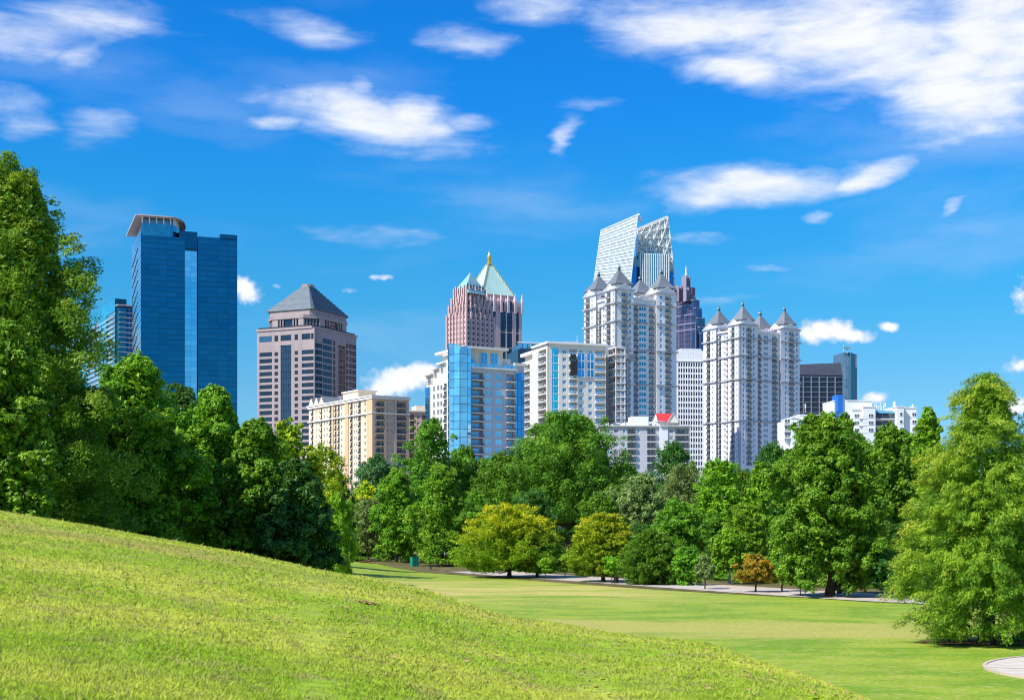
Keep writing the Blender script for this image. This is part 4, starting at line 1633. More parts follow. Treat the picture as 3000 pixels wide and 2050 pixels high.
sail_glass = mat('milky_sail_glass', (0.46, 0.58, 0.62), .35, metal=.15, var=.08, scale=.1)
cream_steel = mat('cream_steel', (.80, .76, .70), .5, var=.03)
glass_core = glass_mat('dark_teal_core_glass', (.03, .14, .18), .7)
glass_tealw2 = glass_mat('deep_teal_glass', (.03, .30, .40), .75)
glass_blue3 = glass_mat('cobalt_glass', (.03, .22, .52), .8)


def violet_tower():
    b = Bld('office_tower', 'stepped violet glass tower with a needle spire behind the turreted towers', 'skyscraper', 2032, 1150, 40)
    tiers = [(1940, 2075, 1100, 965), (1950, 2070, 965, 946), (1955, 2062, 946, 919), (1960, 2052, 919, 890), (1970, 2044, 890, 866)]
    for i, (pl, pr, pb, pt_) in enumerate(tiers):
        ins = i * 1.1
        W, D = b.x(pr, ins), b.y(pl, ins)
        z0, z1 = b.z(pb + 6) if i == 0 else b.z(pb) - 2, b.z(pt_)
        if i == 0:
            z0 = 0
        mb = MB(); mb.prism(chamfer(ins, ins, W, D, 2.5), z0, z1, glass_purple); mb.build('tier', b.root)
        mb = MB(); mb.prism(chamfer(ins - .3, ins - .3, W + .3, D + .3, 2.6), z1 - .1, z1 + .8, violet_trim); mb.build('tier_edge', b.root)
        for face, Ls in (('R', W), ('L', D)):
            n = max(4, int((Ls - ins) / 2.6))
            for k in range(n + 1):
                s = lerp(ins + 2.5, Ls - 2.5, k / n)
                m_ = MB()
                zb = z0 if i else b.z(1020)
                m_.box(-.14, .14, -.25, .1, 0, z1 - zb, violet_trim if k % 3 == 0 else glass_slate)
                if face == 'R':
                    add_obj('mullion', m_.mesh('mullion'), b.root, (s, ins, zb))
                else:
                    add_obj('mullion', m_.mesh('mullion'), b.root, (ins, s, zb), -math.pi / 2)
            zb = z0 if i else b.z(1020)
            nf = max(1, int((z1 - zb) / 3.6))
            for k in range(nf):
                m_ = MB()
                m_.box(-(Ls - ins - 5) / 2, (Ls - ins - 5) / 2, -.12, .1, 0, 1.0, violet_dark)
                s = (ins + Ls) / 2
                zz = lerp(zb, z1, k / nf)
                if face == 'R':
                    add_obj('spandrel', m_.mesh('spandrel'), b.root, (s, ins, zz))
                else:
                    add_obj('spandrel', m_.mesh('spandrel'), b.root, (ins, s, zz), -math.pi / 2)
        # bevelled corner bays that step down
        for q, (cx, cy_) in enumerate(((W * .82, ins + .5), (W * .5, ins + .3))):
            mb = MB(); mb.prism(chamfer(cx - 3, cy_ - 2.4, cx + 3, cy_ + 2, 1.2), z0 if i else 0, z1 - 3, glass_purple); mb.build('bay', b.root)
            mb = MB(); mb.prism(chamfer(cx - 3.1, cy_ - 2.5, cx + 3.1, cy_ + 2, 1.2), z1 - 3, z1 - 2.3, violet_trim); mb.build('bay_edge', b.root)
    # crown and spire
    ins = 6
    xc, yc = b.x(2010, 10) , 10
    for dx, dy, pt_, r in ((0, 0, 810, 2.2), (-5.5, 3, 840, 1.6), (5.5, -1, 842, 1.8), (3, 5, 842, 1.6), (-3, -3, 846, 1.5), (8, 3, 862, 1.6), (-9, 5, 845, 1.4)):
        m_ = MB()
        z0, z1 = b.z(880), b.z(pt_)
        m_.box(-r, r, -r, r, 0, z1 - z0, crown_brown)
        for sx in (-1, 1):
            m_.box(sx * r - .35, sx * r + .35, -r - .3, r + .3, 0, z1 - z0 + 2, violet_trim)
        add_obj('crown_pillar', m_.mesh('crown_pillar'), b.root, (xc + dx, yc + dy, z0))
    mb = MB()
    z0, z1 = b.z(812), b.z(772)
    mb.lathe([(1.5, 0), (1.2, (z1 - z0) * .2), (.7, (z1 - z0) * .6), (.05, z1 - z0)], white_metal, 8)
    mb.build('spire', b.root, (xc, yc, z0))


violet_trim = mat('pale_violet_trim', (.34, .30, .38), .5, metal=.3, var=.05)
violet_dark = mat('dark_violet_panel', (.10, .07, .15), .5, var=.06)
crown_brown = mat('crown_bronze', (.22, .13, .14), .5, metal=.3, var=.06)


def turret_tower(label, px, Y, phi, spec):
    b = Bld('turreted_tower', label, 'apartment building', px, Y, phi, 'white twin apartment towers with pyramid turrets')
    X, Yy = b.x, b.y
    W, D = X(spec['R'][-1]), Yy(spec['L'][-1])
    xr0, xr1 = X(spec['R'][0]), X(spec['R'][1])          # recess on the right face
    yl0, yl1 = Yy(spec['L'][0]), Yy(spec['L'][1])
    d = 1.3
    inset = 1.8
    zt = b.z(spec['top'])
    zr = zt - spec['drop'] / F * Y
    pitch, nfl = spec['pitch'], spec['n']
    rows = rows_px(b, spec['top'] + spec['cap'], pitch, nfl)
    fh = rows[0][1]
    rowsr = [r for r in rows if r[0] + r[1] < zr + .1]
    mb = MB()
    mb.box(inset + d, W - d, inset + d, D - d, 0, zr - .5, white_wall)
    mb.build('core', b.root)
    T = [(0, 0, xr0, yl0), (xr1, 0, W, yl0), (0, yl1, xr0, D), (xr1, yl1, W, D)]
    mb = MB()
    for (x0, y0, x1, y1) in T:
        mb.box(x0 + d, x1 - .05, y0 + d, y1 - .05, 0, zt - .5, white_wall)
    mb.build('turret_cores', b.root)
    bal = dict(type='bal', sill=.06, head=.93, out=.95, inn=d, rail=rail_dark, door=glass_mid, frame=white_metal, slab=grey_wall, bars=6)
    sm = dict(type='win', sill=.28, head=.80, frame=white_metal, pane=glass_mid, nx=1, nz=2, t=.10)
    tri = dict(type='win', sill=.20, head=.86, frame=white_metal, pane=glass_tealw2 if spec.get('teal') else glass_mid, nx=1, n=3, t=.16)
    K = dict(b=bal, s=sm, t=tri)

    def cols(lst, f, off):
        out = []
        for a, c, k in lst:
            p, q = f(a), f(c)
            out.append((min(p, q) - off, max(p, q) - off, K[k]))
        return out
    wall = MB()
    facade(b, 'R', xr0, 0, zt, cols(spec['cR'][0], X, 0), rows, wall_t, d, mb=wall)
    facade(b, 'R', xr1 - xr0, 0, zr, cols(spec['cR'][1], X, xr0), rowsr, wall_t, d, origin=(xr0, inset), mb=wall)
    facade(b, 'R', W - xr1, 0, zt, cols(spec['cR'][2], X, xr1), rows, wall_t, d, origin=(xr1, 0), mb=wall)
    wall.build('wall', b.root)
    wall = MB()
    facade(b, 'L', yl0, 0, zt, cols(spec['cL'][0], Yy, 0), rows, wall_t, d, mb=wall)
    facade(b, 'L', yl1 - yl0, 0, zr, cols(spec['cL'][1], Yy, yl0), rowsr, wall_t, d, origin=(inset, yl0), mb=wall)
    facade(b, 'L', D - yl1, 0, zt, cols(spec['cL'][2], Yy, yl1), rows, wall_t, d, origin=(0, yl1), mb=wall)
    wall.build('wall', b.root)
    # flanks of the turrets beside the recesses
    mb = MB()
    mb.box(xr1, xr1 + .4, .02, inset + d, 0, zt - .02, wall_t)
    mb.box(.02, inset + d, yl1, yl1 + .4, 0, zt - .02, wall_t)
    mb.build('turret_flank', b.root)
    # belt courses
    for py in spec['belts']:
        z = b.z(py)
        mb = MB()
        for (x0, y0, x1, y1) in T:
            e = .75
            if y0 == 0:
                mb.box(x0 - e, x1 + e, y0 - e, y0 - .003, z - .35, z + .45, trim_t)
            if x0 == 0:
                mb.box(x0 - e + .01, x0 - .003, y0, y1 + e, z - .34, z + .44, trim_t)
        if z < zr:
            mb.box(xr0 + .7, xr1 - .7, inset - .6, inset - .003, z - .33, z + .43, trim_t)
            mb.box(inset - .6, inset - .003, yl0 + .7, yl1 - .7, z - .33, z + .43, trim_t)
        mb.build('belt_course', b.root)
    mb = MB()
    mb.box(xr0, xr1, inset - .9, D - inset, zr, zr + .9, wall_t)
    mb.box(inset - .9, W - inset, yl0, yl1, zr + .02, zr + .88, wall_t)
    mb.build('recess_parapet', b.root)
    # terracotta pergola on the recess roof
    for i in range(9):
        mb = MB(); x = lerp(xr0 + .5, xr1 - .5, i / 8)
        mb.box(x - .08, x + .08, inset, inset + 2.5, zr + 2.7, zr + 2.9, brown_wall)
        mb.box(x - .08, x + .08, inset, inset + .16, zr + .9, zr + 2.7, brown_wall)
        mb.build('pergola_beam', b.root)
    # turret tops
    for ti, (x0, y0, x1, y1) in enumerate(T):
        cx, cy_ = (x0 + x1) / 2, (y0 + y1) / 2
        zz = zt
        mb = MB(); mb.box(x0 - .6, x1 + .6, y0 - .6, y1 + .6, zz, zz + .7, trim_t); mb.build('turret_cornice', b.root)
        hx = min(x1 - x0, y1 - y0) / 2
        rh = spec['roof'] / F * Y
        r = hx * 1.02
        mb = MB()
        mb.prism(chamfer(cx - r * .92, cy_ - r * .92, cx + r * .92, cy_ + r * .92, r * .35), zz + .7, zz + .7 + rh * .20, wall_t)
        mb.build('turret_drum', b.root)
        # pediments on the two faces that show
        for fc in ('R', 'L'):
            m_ = MB()
            w_ = (x1 - x0 if fc == 'R' else y1 - y0) * .40
            h_ = rh * .20
            m_.prism([(-w_, -.05), (w_, -.05), (w_, .6), (-w_, .6)], 0, h_, wall_t, [(-.1, -.05), (.1, -.05), (.1, .6), (-.1, .6)])
            for sg in (-1, 1):
                m_.hull8([(sg * w_ * 1.1, -.35, -.1), (sg * w_ * 1.1, .1, -.1), (0, .1, h_), (0, -.35, h_), (sg * w_ * 1.1, -.35, .35), (sg * w_ * 1.1, .1, .35), (0, .1, h_ + .45), (0, -.35, h_ + .45)], trim_w)
            me = m_.mesh('pediment')
            if fc == 'R':
                add_obj('pediment', me, b.root, (cx, y0 - .2, zz + .7))
            else:
                add_obj('pediment', me, b.root, (x0 - .2, cy_, zz + .7), -math.pi / 2)
        zb = zz + .7 + rh * .20
        za = zb + rh * .72
        rf = MB()
        rf.prism(chamfer(cx - r * 1.06, cy_ - r * 1.06, cx + r * 1.06, cy_ + r * 1.06, r * .08), zb, zb + .3, slate_roof)
        lv = [(1.04, 0), (.74, .26), (.40, .62), (.08, 1.0)]
        for (f0, t0), (f1, t1) in zip(lv, lv[1:]):
            rf.prism(rect(cx - r * f0, cy_ - r * f0, cx + r * f0, cy_ + r * f0), lerp(zb + .3, za, t0), lerp(zb + .3, za, t1), grey_roof, rect(cx - r * f1, cy_ - r * f1, cx + r * f1, cy_ + r * f1))
        o = rf.build('turret_roof', b.root)
        ln = MB()
        lw = max(.5, r * .11)
        hL = rh * .10
        ln.box(-lw, lw, -lw, lw, 0, hL, dark_teal)
        ln.box(-lw * 1.3, lw * 1.3, -lw * 1.3, lw * 1.3, hL, hL + .3, trim_w)
        ln.prism(rect(-lw, -lw, lw, lw), hL + .3, hL + 1.3, slate_roof, rect(-.08, -.08, .08, .08))
        ln.tube((0, 0, hL + 1.2), (0, 0, hL + rh * .16), .09, .03, slate_roof, 5)
        add_obj('finial', ln.mesh('finial'), o, (cx, cy_, za))
    return b


wall_t = mat('white_tower_stucco', (0.78, 0.78, 0.80), .8, var=.03, scale=.12, streak=True)
trim_t = mat('grey_belt_trim', (0.42, 0.42, 0.45), .8, var=.04)
trim_w = mat('white_trim', (0.80, 0.80, 0.80), .7, var=.02)
dark_teal = mat('dark_teal_metal', (.05, .13, .14), .5, metal=.3, var=.05)


def turret_towers():
    turret_tower('taller white turreted apartment tower, in front of the lattice crowned tower', 1802, 690, 27, dict(
        R=[1856, 1925, 1982], L=[1772, 1745, 1711], top=848, drop=22, pitch=18.1, n=23, cap=3, roof=66, teal=True,
        cR=[[(1821, 1838, 'b'), (1843, 1849, 's')], [(1860, 1874, 'b'), (1878, 1899, 't'), (1907, 1921, 'b')], [(1934, 1940, 's'), (1949, 1965, 'b')]],
        cL=[[(1799, 1794, 's'), (1789, 1777, 'b')], [(1769, 1757, 't'), (1753, 1746, 'b')], [(1736, 1732, 's'), (1728, 1716, 'b')]],
        belts=[886, 939, 1021, 1122]))
    turret_tower('shorter white turreted apartment tower on the right, before the white grid office', 2166, 765, 33, dict(
        R=[2220, 2288, 2343], L=[2133, 2098, 2061], top=951, drop=15, pitch=16.3, n=25, cap=3, roof=62,
        cR=[[(2176, 2181, 's'), (2187, 2201, 'b'), (2206, 2211, 's')], [(2223, 2235, 'b'), (2244, 2257, 't'), (2269, 2282, 'b')], [(2300, 2305, 's'), (2311, 2325, 'b'), (2332, 2337, 's')]],
        cL=[[(2160, 2157, 's'), (2152, 2143, 'b')], [(2130, 2124, 'b'), (2120, 2112, 't'), (2106, 2099, 'b')], [(2089, 2086, 's'), (2081, 2071, 'b')]],
        belts=[988, 1040, 1110, 1231]))


def white_grid_office():
    b = Bld('office_block', 'plain white office block with a tight grid of small dark windows', 'office building', 1975, 930, 8)
    W = b.x(2100)
    zt = b.z(1027, W * .5)
    d = .8
    mb = MB(); mb.box(0, W, d, 26, 0, zt - .5, glass_dark); mb.build('core', b.root)
    rows = rows_px(b, 1058, 17.0, 19)
    cols = []
    w = 7.2 / F * 930
    k = dict(type='win', sill=.12, head=.78, frame=dark_frame, pane=glass_dark, nx=1, t=.08)
    for i in range(16):
        s = b.x(1990 + 7.3 * i)
        if s + w * .5 > W:
            break
        cols.append((s - w * .31, s + w * .31, k))
    wall = MB()
    facade(b, 'R', W, 0, zt, cols, rows, office_white, d, mb=wall)
    wall.build('wall', b.root)
    mb = MB()
    for i in range(16):
        s = b.x(1990 + 7.3 * (i - .5))
        fbox(mb, 'R', s - .14, s + .14, .004, .12, 0, rows[-1][0] + rows[-1][1], office_white)
    fbox(mb, 'R', 0, W, .004, .45, rows[-1][0] + rows[-1][1], rows[-1][0] + rows[-1][1] + .6, office_white)
    mb.build('ribs', b.root)
    mb = MB(); mb.box(6, 20, 6, 14, zt, zt + 2, white_wall); mb.build('roof_plant', b.root)


office_white = mat('bright_white_panels', (.82, .81, .79), .7, var=.02)


def dark_grid_office():
    b = Bld('office_block', 'dark office with a slate screen roof and a blue panelled end tower', 'office building', 2330, 960, 8)
    X = b.x
    W = X(2470)
    zt = b.z(1062, W)
    zg = b.z(1100, W)
    mb = MB(); mb.box(0, W, .6, 24, 0, zg, glass_dark); mb.build('core', b.root)
    mb = MB()
    mb.hull8([(0, -.6, zg), (W, -.6, zg), (W, 24, zg), (0, 24, zg), (0, 3.5, zt - 1.5), (W, 3.5, zt + .3), (W, 20, zt), (0, 20, zt - 1.5)], slate_dark)
    mb.build('screen_roof', b.root)
    nx, nz = 6, 8
    w = W / nx
    h = 15.0 / F * 960
    for i in range(nz):
        for j in range(nx):
            place(b, 'R', 'window', window_mesh(w - .5, h - .5, dark_frame, glass_slate2, 3, 2, .14, .3), w * (j + .5), zg - 1 - (i + 1) * h, 0)
    for i in range(nz + 1):
        mb = MB(); mb.box(0, W, -.25, .3, zg - 1 - i * h - .3, zg - 1 - i * h + .05, frame_grey); mb.build('transom', b.root)
    for j in range(nx + 1):
        mb = MB(); mb.box(w * j - .3, w * j + .3, -.5, .28, 0, zg - .8, frame_grey); mb.build('mullion', b.root)
    # end tower
    x0, x1 = X(2468), X(2492)
    zf = b.z(1033, x0)
    mb = MB(); mb.box(x0, x1, -2, 17, 0, zf, panel_blue); mb.build('end_tower', b.root)
    t = Bld('stair_tower', 'teal blue flank of the panelled end tower at the dark office', 'tower', 2493, 958, 62)
    tw = t.x(2511)
    mb = MB(); mb.box(0.2, tw, .0, .8, 0, t.z(1032), panel_teal); mb.build('flank', t.root)
    mb = MB(); mb.box(tw * .75, tw * .9, -.1, 0.0, t.z(1070), t.z(1036), white_metal); mb.build('light_slot', t.root)
    mb = MB(); mb.lathe([(.3, 0), (.3, 2.2), (2.6, 3.4), (2.8, 3.6), (.3, 3.4)], white_metal, 12); mb.build('dish', t.root, (2, 3, t.z(1032)))
    pw, ph = (x1 - x0) / 3, 5.2
    rr = random.Random(2)
    for j in range(3):
        z = zf - rr.uniform(1, 3)
        while z > zf - 92:
            hh = rr.choice((3.5, 5.2, 8))
            place(b, 'R', 'panel', pane_mesh(pw - .25, hh - .25, panel_blue2, .12, 'panel'), x0 + pw * (j + .5), z - hh, 2.0, .006)
            z -= hh
    mb = MB(); mb.tube((X(2474), 2, zf), (X(2474), 2, zf + 6), .15, .06, white_metal, 5); mb.build('antenna', b.root)


slate_dark = mat('slate_screen', (.055, .065, .09), .6, var=.08, scale=.2)
glass_slate2 = glass_mat('near_black_glass', (.05, .06, .09), .6, .1)
frame_grey = mat('grey_frame', (.26, .30, .36), .5, metal=.3, var=.05)
panel_blue = mat('blue_grey_panel', (.14, .26, .36), .4, metal=.4, var=.06)
panel_blue2 = mat('light_blue_grey_panel', (.26, .42, .54), .35, metal=.5, var=.12, scale=.2)
panel_teal = mat('teal_blue_panel', (.02, .13, .22), .5, metal=.2, var=.05)
blue_paint = mat('bright_blue_paint', (.02, .16, .55), .5, var=.04)


def white_lowrise():
    b = Bld('apartment_block', 'stepped white low apartment block with a bright blue stair fin at the right', 'apartment building', 2300, 600, 6)
    X = b.x
    fh = 21 / F * 600

    def blk(px0, px1, py, y0, y1, name='wall', m=white_wall):
        mb = MB(); mb.box(X(px0), X(px1), y0, y1, 0, b.z(py, X(px0)), m); mb.build(name, b.root)
        mb = MB(); mb.box(X(px0) - .25, X(px1) + .25, y0 - .25, y1, b.z(py, X(px0)), b.z(py, X(px0)) + .35, trim_w); mb.build('coping', b.root)
        return b.z(py, X(px0))
    blk(2318, 2340, 1225, 0, 14)
    z = blk(2340, 2385, 1236, 2, 14)
    blk(2358, 2460, 1212, 7, 20)
    blk(2455, 2476, 1172, 5, 20)
    blk(2474, 2562, 1172, 3, 20)
    blk(2500, 2540, 1200, 1.5, 12)
    blk(2530, 2566, 1192, .5, 12)
    blk(2566, 2628, 1205, 5, 16, m=white_wall)
    blk(2628, 2648, 1192, 0, 15)
    blk(2648, 2690, 1194, 2, 15)
    blk(2672, 2696, 1194, 5, 15)
    # sloped white wing from the blue fin
    mb = MB()
    xa, xb = X(2474), X(2512)
    mb.hull8([(xa, 2.2, 0), (xb, 2.2, 0), (xb, 2.9, 0), (xa, 2.9, 0), (xa, 2.2, b.z(1160)), (xb, 2.2, b.z(1196)), (xb, 2.9, b.z(1196)), (xa, 2.9, b.z(1160))], white_wall)
    mb.build('sloped_wall', b.root)
    mb = MB(); mb.box(X(2458), X(2473), 1.5, 9, 0, b.z(1153), blue_paint); mb.build('blue_fin', b.root)
    mb = MB(); mb.box(X(2473), X(2488), 6, 9, 0, b.z(1154), panel_blue); mb.build('stair_shaft', b.root)
    # blue awning over the roof terrace
    mb = MB(); mb.hull8([(X(2345), -.2, z - 1.0), (X(2378), -.2, z - 1.0), (X(2378), 2, z - 1.0), (X(2345), 2, z - 1.0), (X(2345), .3, z), (X(2378), .3, z), (X(2378), 2, z + .4), (X(2345), 2, z + .4)], awning)
    mb.build('awning', b.root)

    def win(px, py, w, h, y, nx=2):
        place(b, 'R', 'window', window_mesh(w, h, white_metal, glass_slate, nx, 1, .12, .1), X(px), b.z(py, X(px)), -y + .2)
    win(2328, 1262, 1.9, 3.8, 0, 2)
    win(2361, 1254, 3.4, 2.3, 2, 3)
    for px, y, w, nx in ((2514, 1.5, 2.2, 3), (2553, .5, 2.2, 3)):
        for k in range(3):
            win(px, 1222 + 21 * k, w, 1.5, y, nx)
    for k in range(3):
        win(2640, 1217 + 22 * k, 1.2, 1.3, 0, 1)
        win(2684, 1217 + 22 * k, 2.0, 1.4, 2 if k else 2, 2)
    # balconies
    bm = balcony_mesh(X(2628) - X(2566), 2.8, 1.8, 1.0, white_wall, rail_dark, glass_slate, white_metal, 18)
    for k in range(3):
        place(b, 'R', 'balcony', bm, X(2597), b.z(1224 + 21 * k, X(2597)), -4.0)
    bm = balcony_mesh(3.6, 2.6, 1.0, .6, white_wall, white_metal, glass_slate, white_metal, 8)
    for k in range(3):
        place(b, 'R', 'balcony', bm, X(2310), b.z(1242 + 20 * k, 0), -1.0)
        place(b, 'R', 'balcony', bm, X(2531), b.z(1224 + 21 * k, X(2531)), -1.4)
    mb = MB(); mb.box(X(2302), X(2318), 1.7, 12, 0, b.z(1232), white_wall); mb.build('wall', b.root)
    mb = MB(); mb.hull8([(X(2565), 2.0, b.z(1206)), (X(2629), 2.0, b.z(1206)), (X(2629), 6, b.z(1206)), (X(2565), 6, b.z(1206)), (X(2570), 3, b.z(1198)), (X(2624), 3, b.z(1198)), (X(2624), 6, b.z(1198)), (X(2570), 6, b.z(1198))], awning)
    mb.build('awning', b.root)
    # roof aerials
    rr = random.Random(9)
    for px in (2578, 2582, 2588, 2594, 2597, 2604, 2608, 2684, 2690, 2507, 2519, 2372):
        mb = MB(); h = rr.uniform(2.0, 3.6)
        x = X(px)
        mb.tube((x, 6, b.z(1204)), (x, 6, b.z(1204) + h + 1), .10, .10, white_metal, 6)
        mb.box(x - .22, x + .22, 5.7, 5.95, b.z(1204) + h - .8, b.z(1204) + h + 1.1, white_metal)
        mb.build('aerial', b.root)
    x = X(2632)
    mb = MB(); mb.box(x - .5, x + .5, 4, 5, b.z(1192), b.z(1184), grey_m2); mb.lathe([(.65, b.z(1184)), (.65, b.z(1172)), (.2, b.z(1170))], white_metal, 10, (x, 4.5)); mb.build('vent_stack', b.root)


awning = mat('blue_awning', (.10, .27, .42), .6, var=.05)


def grey_lowrise():
    b = Bld('apartment_block', 'grey stucco low apartments with a red gabled roof house on top', 'apartment building', 1760, 540, 6)
    X = b.x
    W1 = X(1931)
    W = X(2018)
    zt = b.z(1249)
    fh = 20.6 / F * 540
    d = 1.4
    mb = MB(); mb.box(0, W1, d, 15, 0, zt - .3, grey_g); mb.box(W1, W - .1, d - 1.3, 16, 0, zt - .32, grey_g); mb.build('core', b.root)
    rows = rows_px(b, 1252, 20.6, 6)
    bal = dict(type='bal', sill=.06, head=.95, out=1.0, inn=d, rail=rail_dark, door=glass_slate, frame=white_metal, slab=white_wall, bars=10)
    win = dict(type='win', sill=.25, head=.82, frame=white_metal, pane=glass_dkteal, nx=2, t=.10)
    wall = MB()
    facade(b, 'R', W1, 0, zt, [(X(1765), X(1770), win), (X(1776), X(1786), win), (X(1799), X(1812), dict(win, nx=4, pane=glass_slate)), (X(1825), X(1832), win), (X(1838), X(1862), bal), (X(1867), X(1874), win), (X(1896), X(1920), bal)], rows, grey_g, d, mb=wall)
    facade(b, 'R', W - W1, 0, zt, [(X(1959) - W1, X(1970) - W1, dict(win, nx=4, pane=glass_slate)), (X(1976) - W1, X(2014) - W1, bal)], rows, grey_g, d, origin=(W1, -1.3), mb=wall)
    # pale blank bay between the wings
    fbox(wall, 'R', W1, X(1954), 1.304, 1.6, 0, zt, white_wall)
    wall.build('wall', b.root)
    mb = MB(); mb.box(-.6, W1, -.7, 15, zt, zt + .45, grey_wall); mb.box(W1, W + .6, -2.2, 16, zt + .01, zt + .5, grey_wall); mb.build('cornice', b.root)
    # roof structures
    zb = zt + .45
    mb = MB(); mb.box(X(1856), X(1906), 4, 11, zb, b.z(1217, X(1880)), white_wall); mb.build('roof_box', b.root)
    x0, x1 = X(1908), X(1992)
    mb = MB(); mb.box(x0, x1, 3, 11, zb, b.z(1233, x0), cream_wall); mb.build('roof_house', b.root)
    xg0, xg1 = X(1922), X(1990)
    z0, z1 = b.z(1232, x0), b.z(1206, x0)
    # cross gable: red slope faces the park
    mb = MB()
    xm0, xm1 = X(1933), X(1975)
    mb.hull8([(X(1929), 2.2, z0 + .3), (X(1961), 1.2, z0 - .2), (X(1962), 1.6, z0 - .2), (X(1930), 2.6, z0 + .3),
              (xm0 - .1, 7.0, z1), (xm1 + .1, 7.0, z1), (xm1, 7.3, z1), (xm0, 7.3, z1)], red_roof)
    mb.build('red_roof', b.root)
    mb = MB()
    mb.v += [(X(1919), 3.5, z0), (X(1931), 2.4, z0), (xm0, 6.9, z1 - .2)]
    mb.v += [(X(1919), 8.5, z0), (X(1931), 8.5, z0), (xm0, 8.5, z1 - .2)]
    mb.face((0, 1, 2), cream_wall); mb.face((3, 5, 4), cream_wall); mb.face((0, 3, 4, 1), cream_wall); mb.face((1, 4, 5, 2), cream_wall); mb.face((0, 2, 5, 3), grey_roof)
    mb.build('left_gable', b.root)
    mb = MB()
    xa, xb, xp = X(1958), X(1990), X(1975)
    mb.v += [(xa, 1.0, z0 - .6), (xb, 1.0, z0 - .6), (xp, 1.0, z1 - .6), (xa, 8, z0 - .6), (xb, 8, z0 - .6), (xp, 8, z1 - .4)]
    mb.face((0, 1, 2), cream_wall); mb.face((3, 5, 4), cream_wall); mb.face((0, 2, 5, 3), red_roof); mb.face((1, 4, 5, 2), grey_roof); mb.face((0, 3, 4, 1), cream_wall)
    mb.build('right_gable', b.root)
    mb = MB()
    for sg, xe in ((-1, xa), (1, xb)):
        mb.hull8([(xe + sg * .4, .7, z0 - 1.0), (xe + sg * .4, 1.0, z0 - 1.0), (xp, 1.0, z1 - .5), (xp, .7, z1 - .5), (xe + sg * .4, .7, z0 - .5), (xe + sg * .4, 1.0, z0 - .5), (xp, 1.0, z1), (xp, .7, z1)], grey_wall)
    mb.build('gable_trim', b.root)
    rr = random.Random(6)
    for i in range(26):
        px = rr.uniform(1775, 1855) if i < 15 else rr.uniform(1908, 1930)
        m_ = MB(); m_.box(-.5, .5, -.4, .4, 0, rr.uniform(.6, 1.3), white_wall if i % 3 else grey_m2)
        add_obj('air_conditioner', m_.mesh('air_conditioner'), b.root, (X(px), rr.uniform(1, 3), zb))


grey_g = mat('blue_grey_stucco', (.52, .52, .55), .85, var=.04, scale=.15, streak=True)
glass_dkteal = glass_mat('dark_teal_window', (.05, .26, .32), .75)

blue_tower()
teal_apartments()
granite_tower()
beige_apartments()
pink_hotel()
copper_tower()
blue_white_apartments()
cream_apartments()
lattice_tower()
violet_tower()
turret_towers()
white_grid_office()
dark_grid_office()
white_lowrise()
grey_lowrise()
# ------------------------------------------------------------------ trees
def leaf_material(name, dark, mid, light, turn=None, trans=0.35, gloss=0.25, rough=0.5):
    m = bpy.data.materials.new(name)
    m.use_nodes = True
    t = m.node_tree
    b = t.nodes['Principled BSDF']
    a = N(t, 'ShaderNodeAttribute')
    a.attribute_name = 'tint'
    oi = N(t, 'ShaderNodeObjectInfo')
    r = N(t, 'ShaderNodeValToRGB')
    link(t, a.outputs['Fac'], r.inputs[0])
    e = r.color_ramp.elements
    e.new(0.5)
    for el_, (p, c) in zip(e, ((0.05, dark), (0.5, mid), (0.95, light))):
        el_.position = p
        el_.color = (*c, 1)
    c = r.outputs[0]
    if turn:
        a2 = N(t, 'ShaderNodeAttribute')
        a2.attribute_name = 'turn'
        c = mix_rgb(t, a2.outputs['Fac'], c, turn)
    hs = N(t, 'ShaderNodeHueSaturation')
    hs.inputs['Saturation'].default_value = 1.0
    link(t, map_range(t, oi.outputs['Random'], 0, 1, 0.488, 0.508, False), hs.inputs['Hue'])
    link(t, map_range(t, oi.outputs['Random'], 0, 1, 0.88, 1.12, False), hs.inputs['Value'])
    link(t, c, hs.inputs['Color'])
    link(t, hs.outputs[0], b.inputs['Base Color'])
    b.inputs['Roughness'].default_value = rough
    b.inputs['Specular IOR Level'].default_value = gloss
    tr = N(t, 'ShaderNodeBsdfTranslucent')
    link(t, mix_rgb(t, 0.35, hs.outputs[0], (0.30, 0.42, 0.03)), tr.inputs[0])
    mx = N(t, 'ShaderNodeMixShader')
    mx.inputs[0].default_value = trans
    link(t, b.outputs[0], mx.inputs[1])
    link(t, tr.outputs[0], mx.inputs[2])
    link(t, mx.outputs[0], t.nodes['Material Output'].inputs['Surface'])
    return m


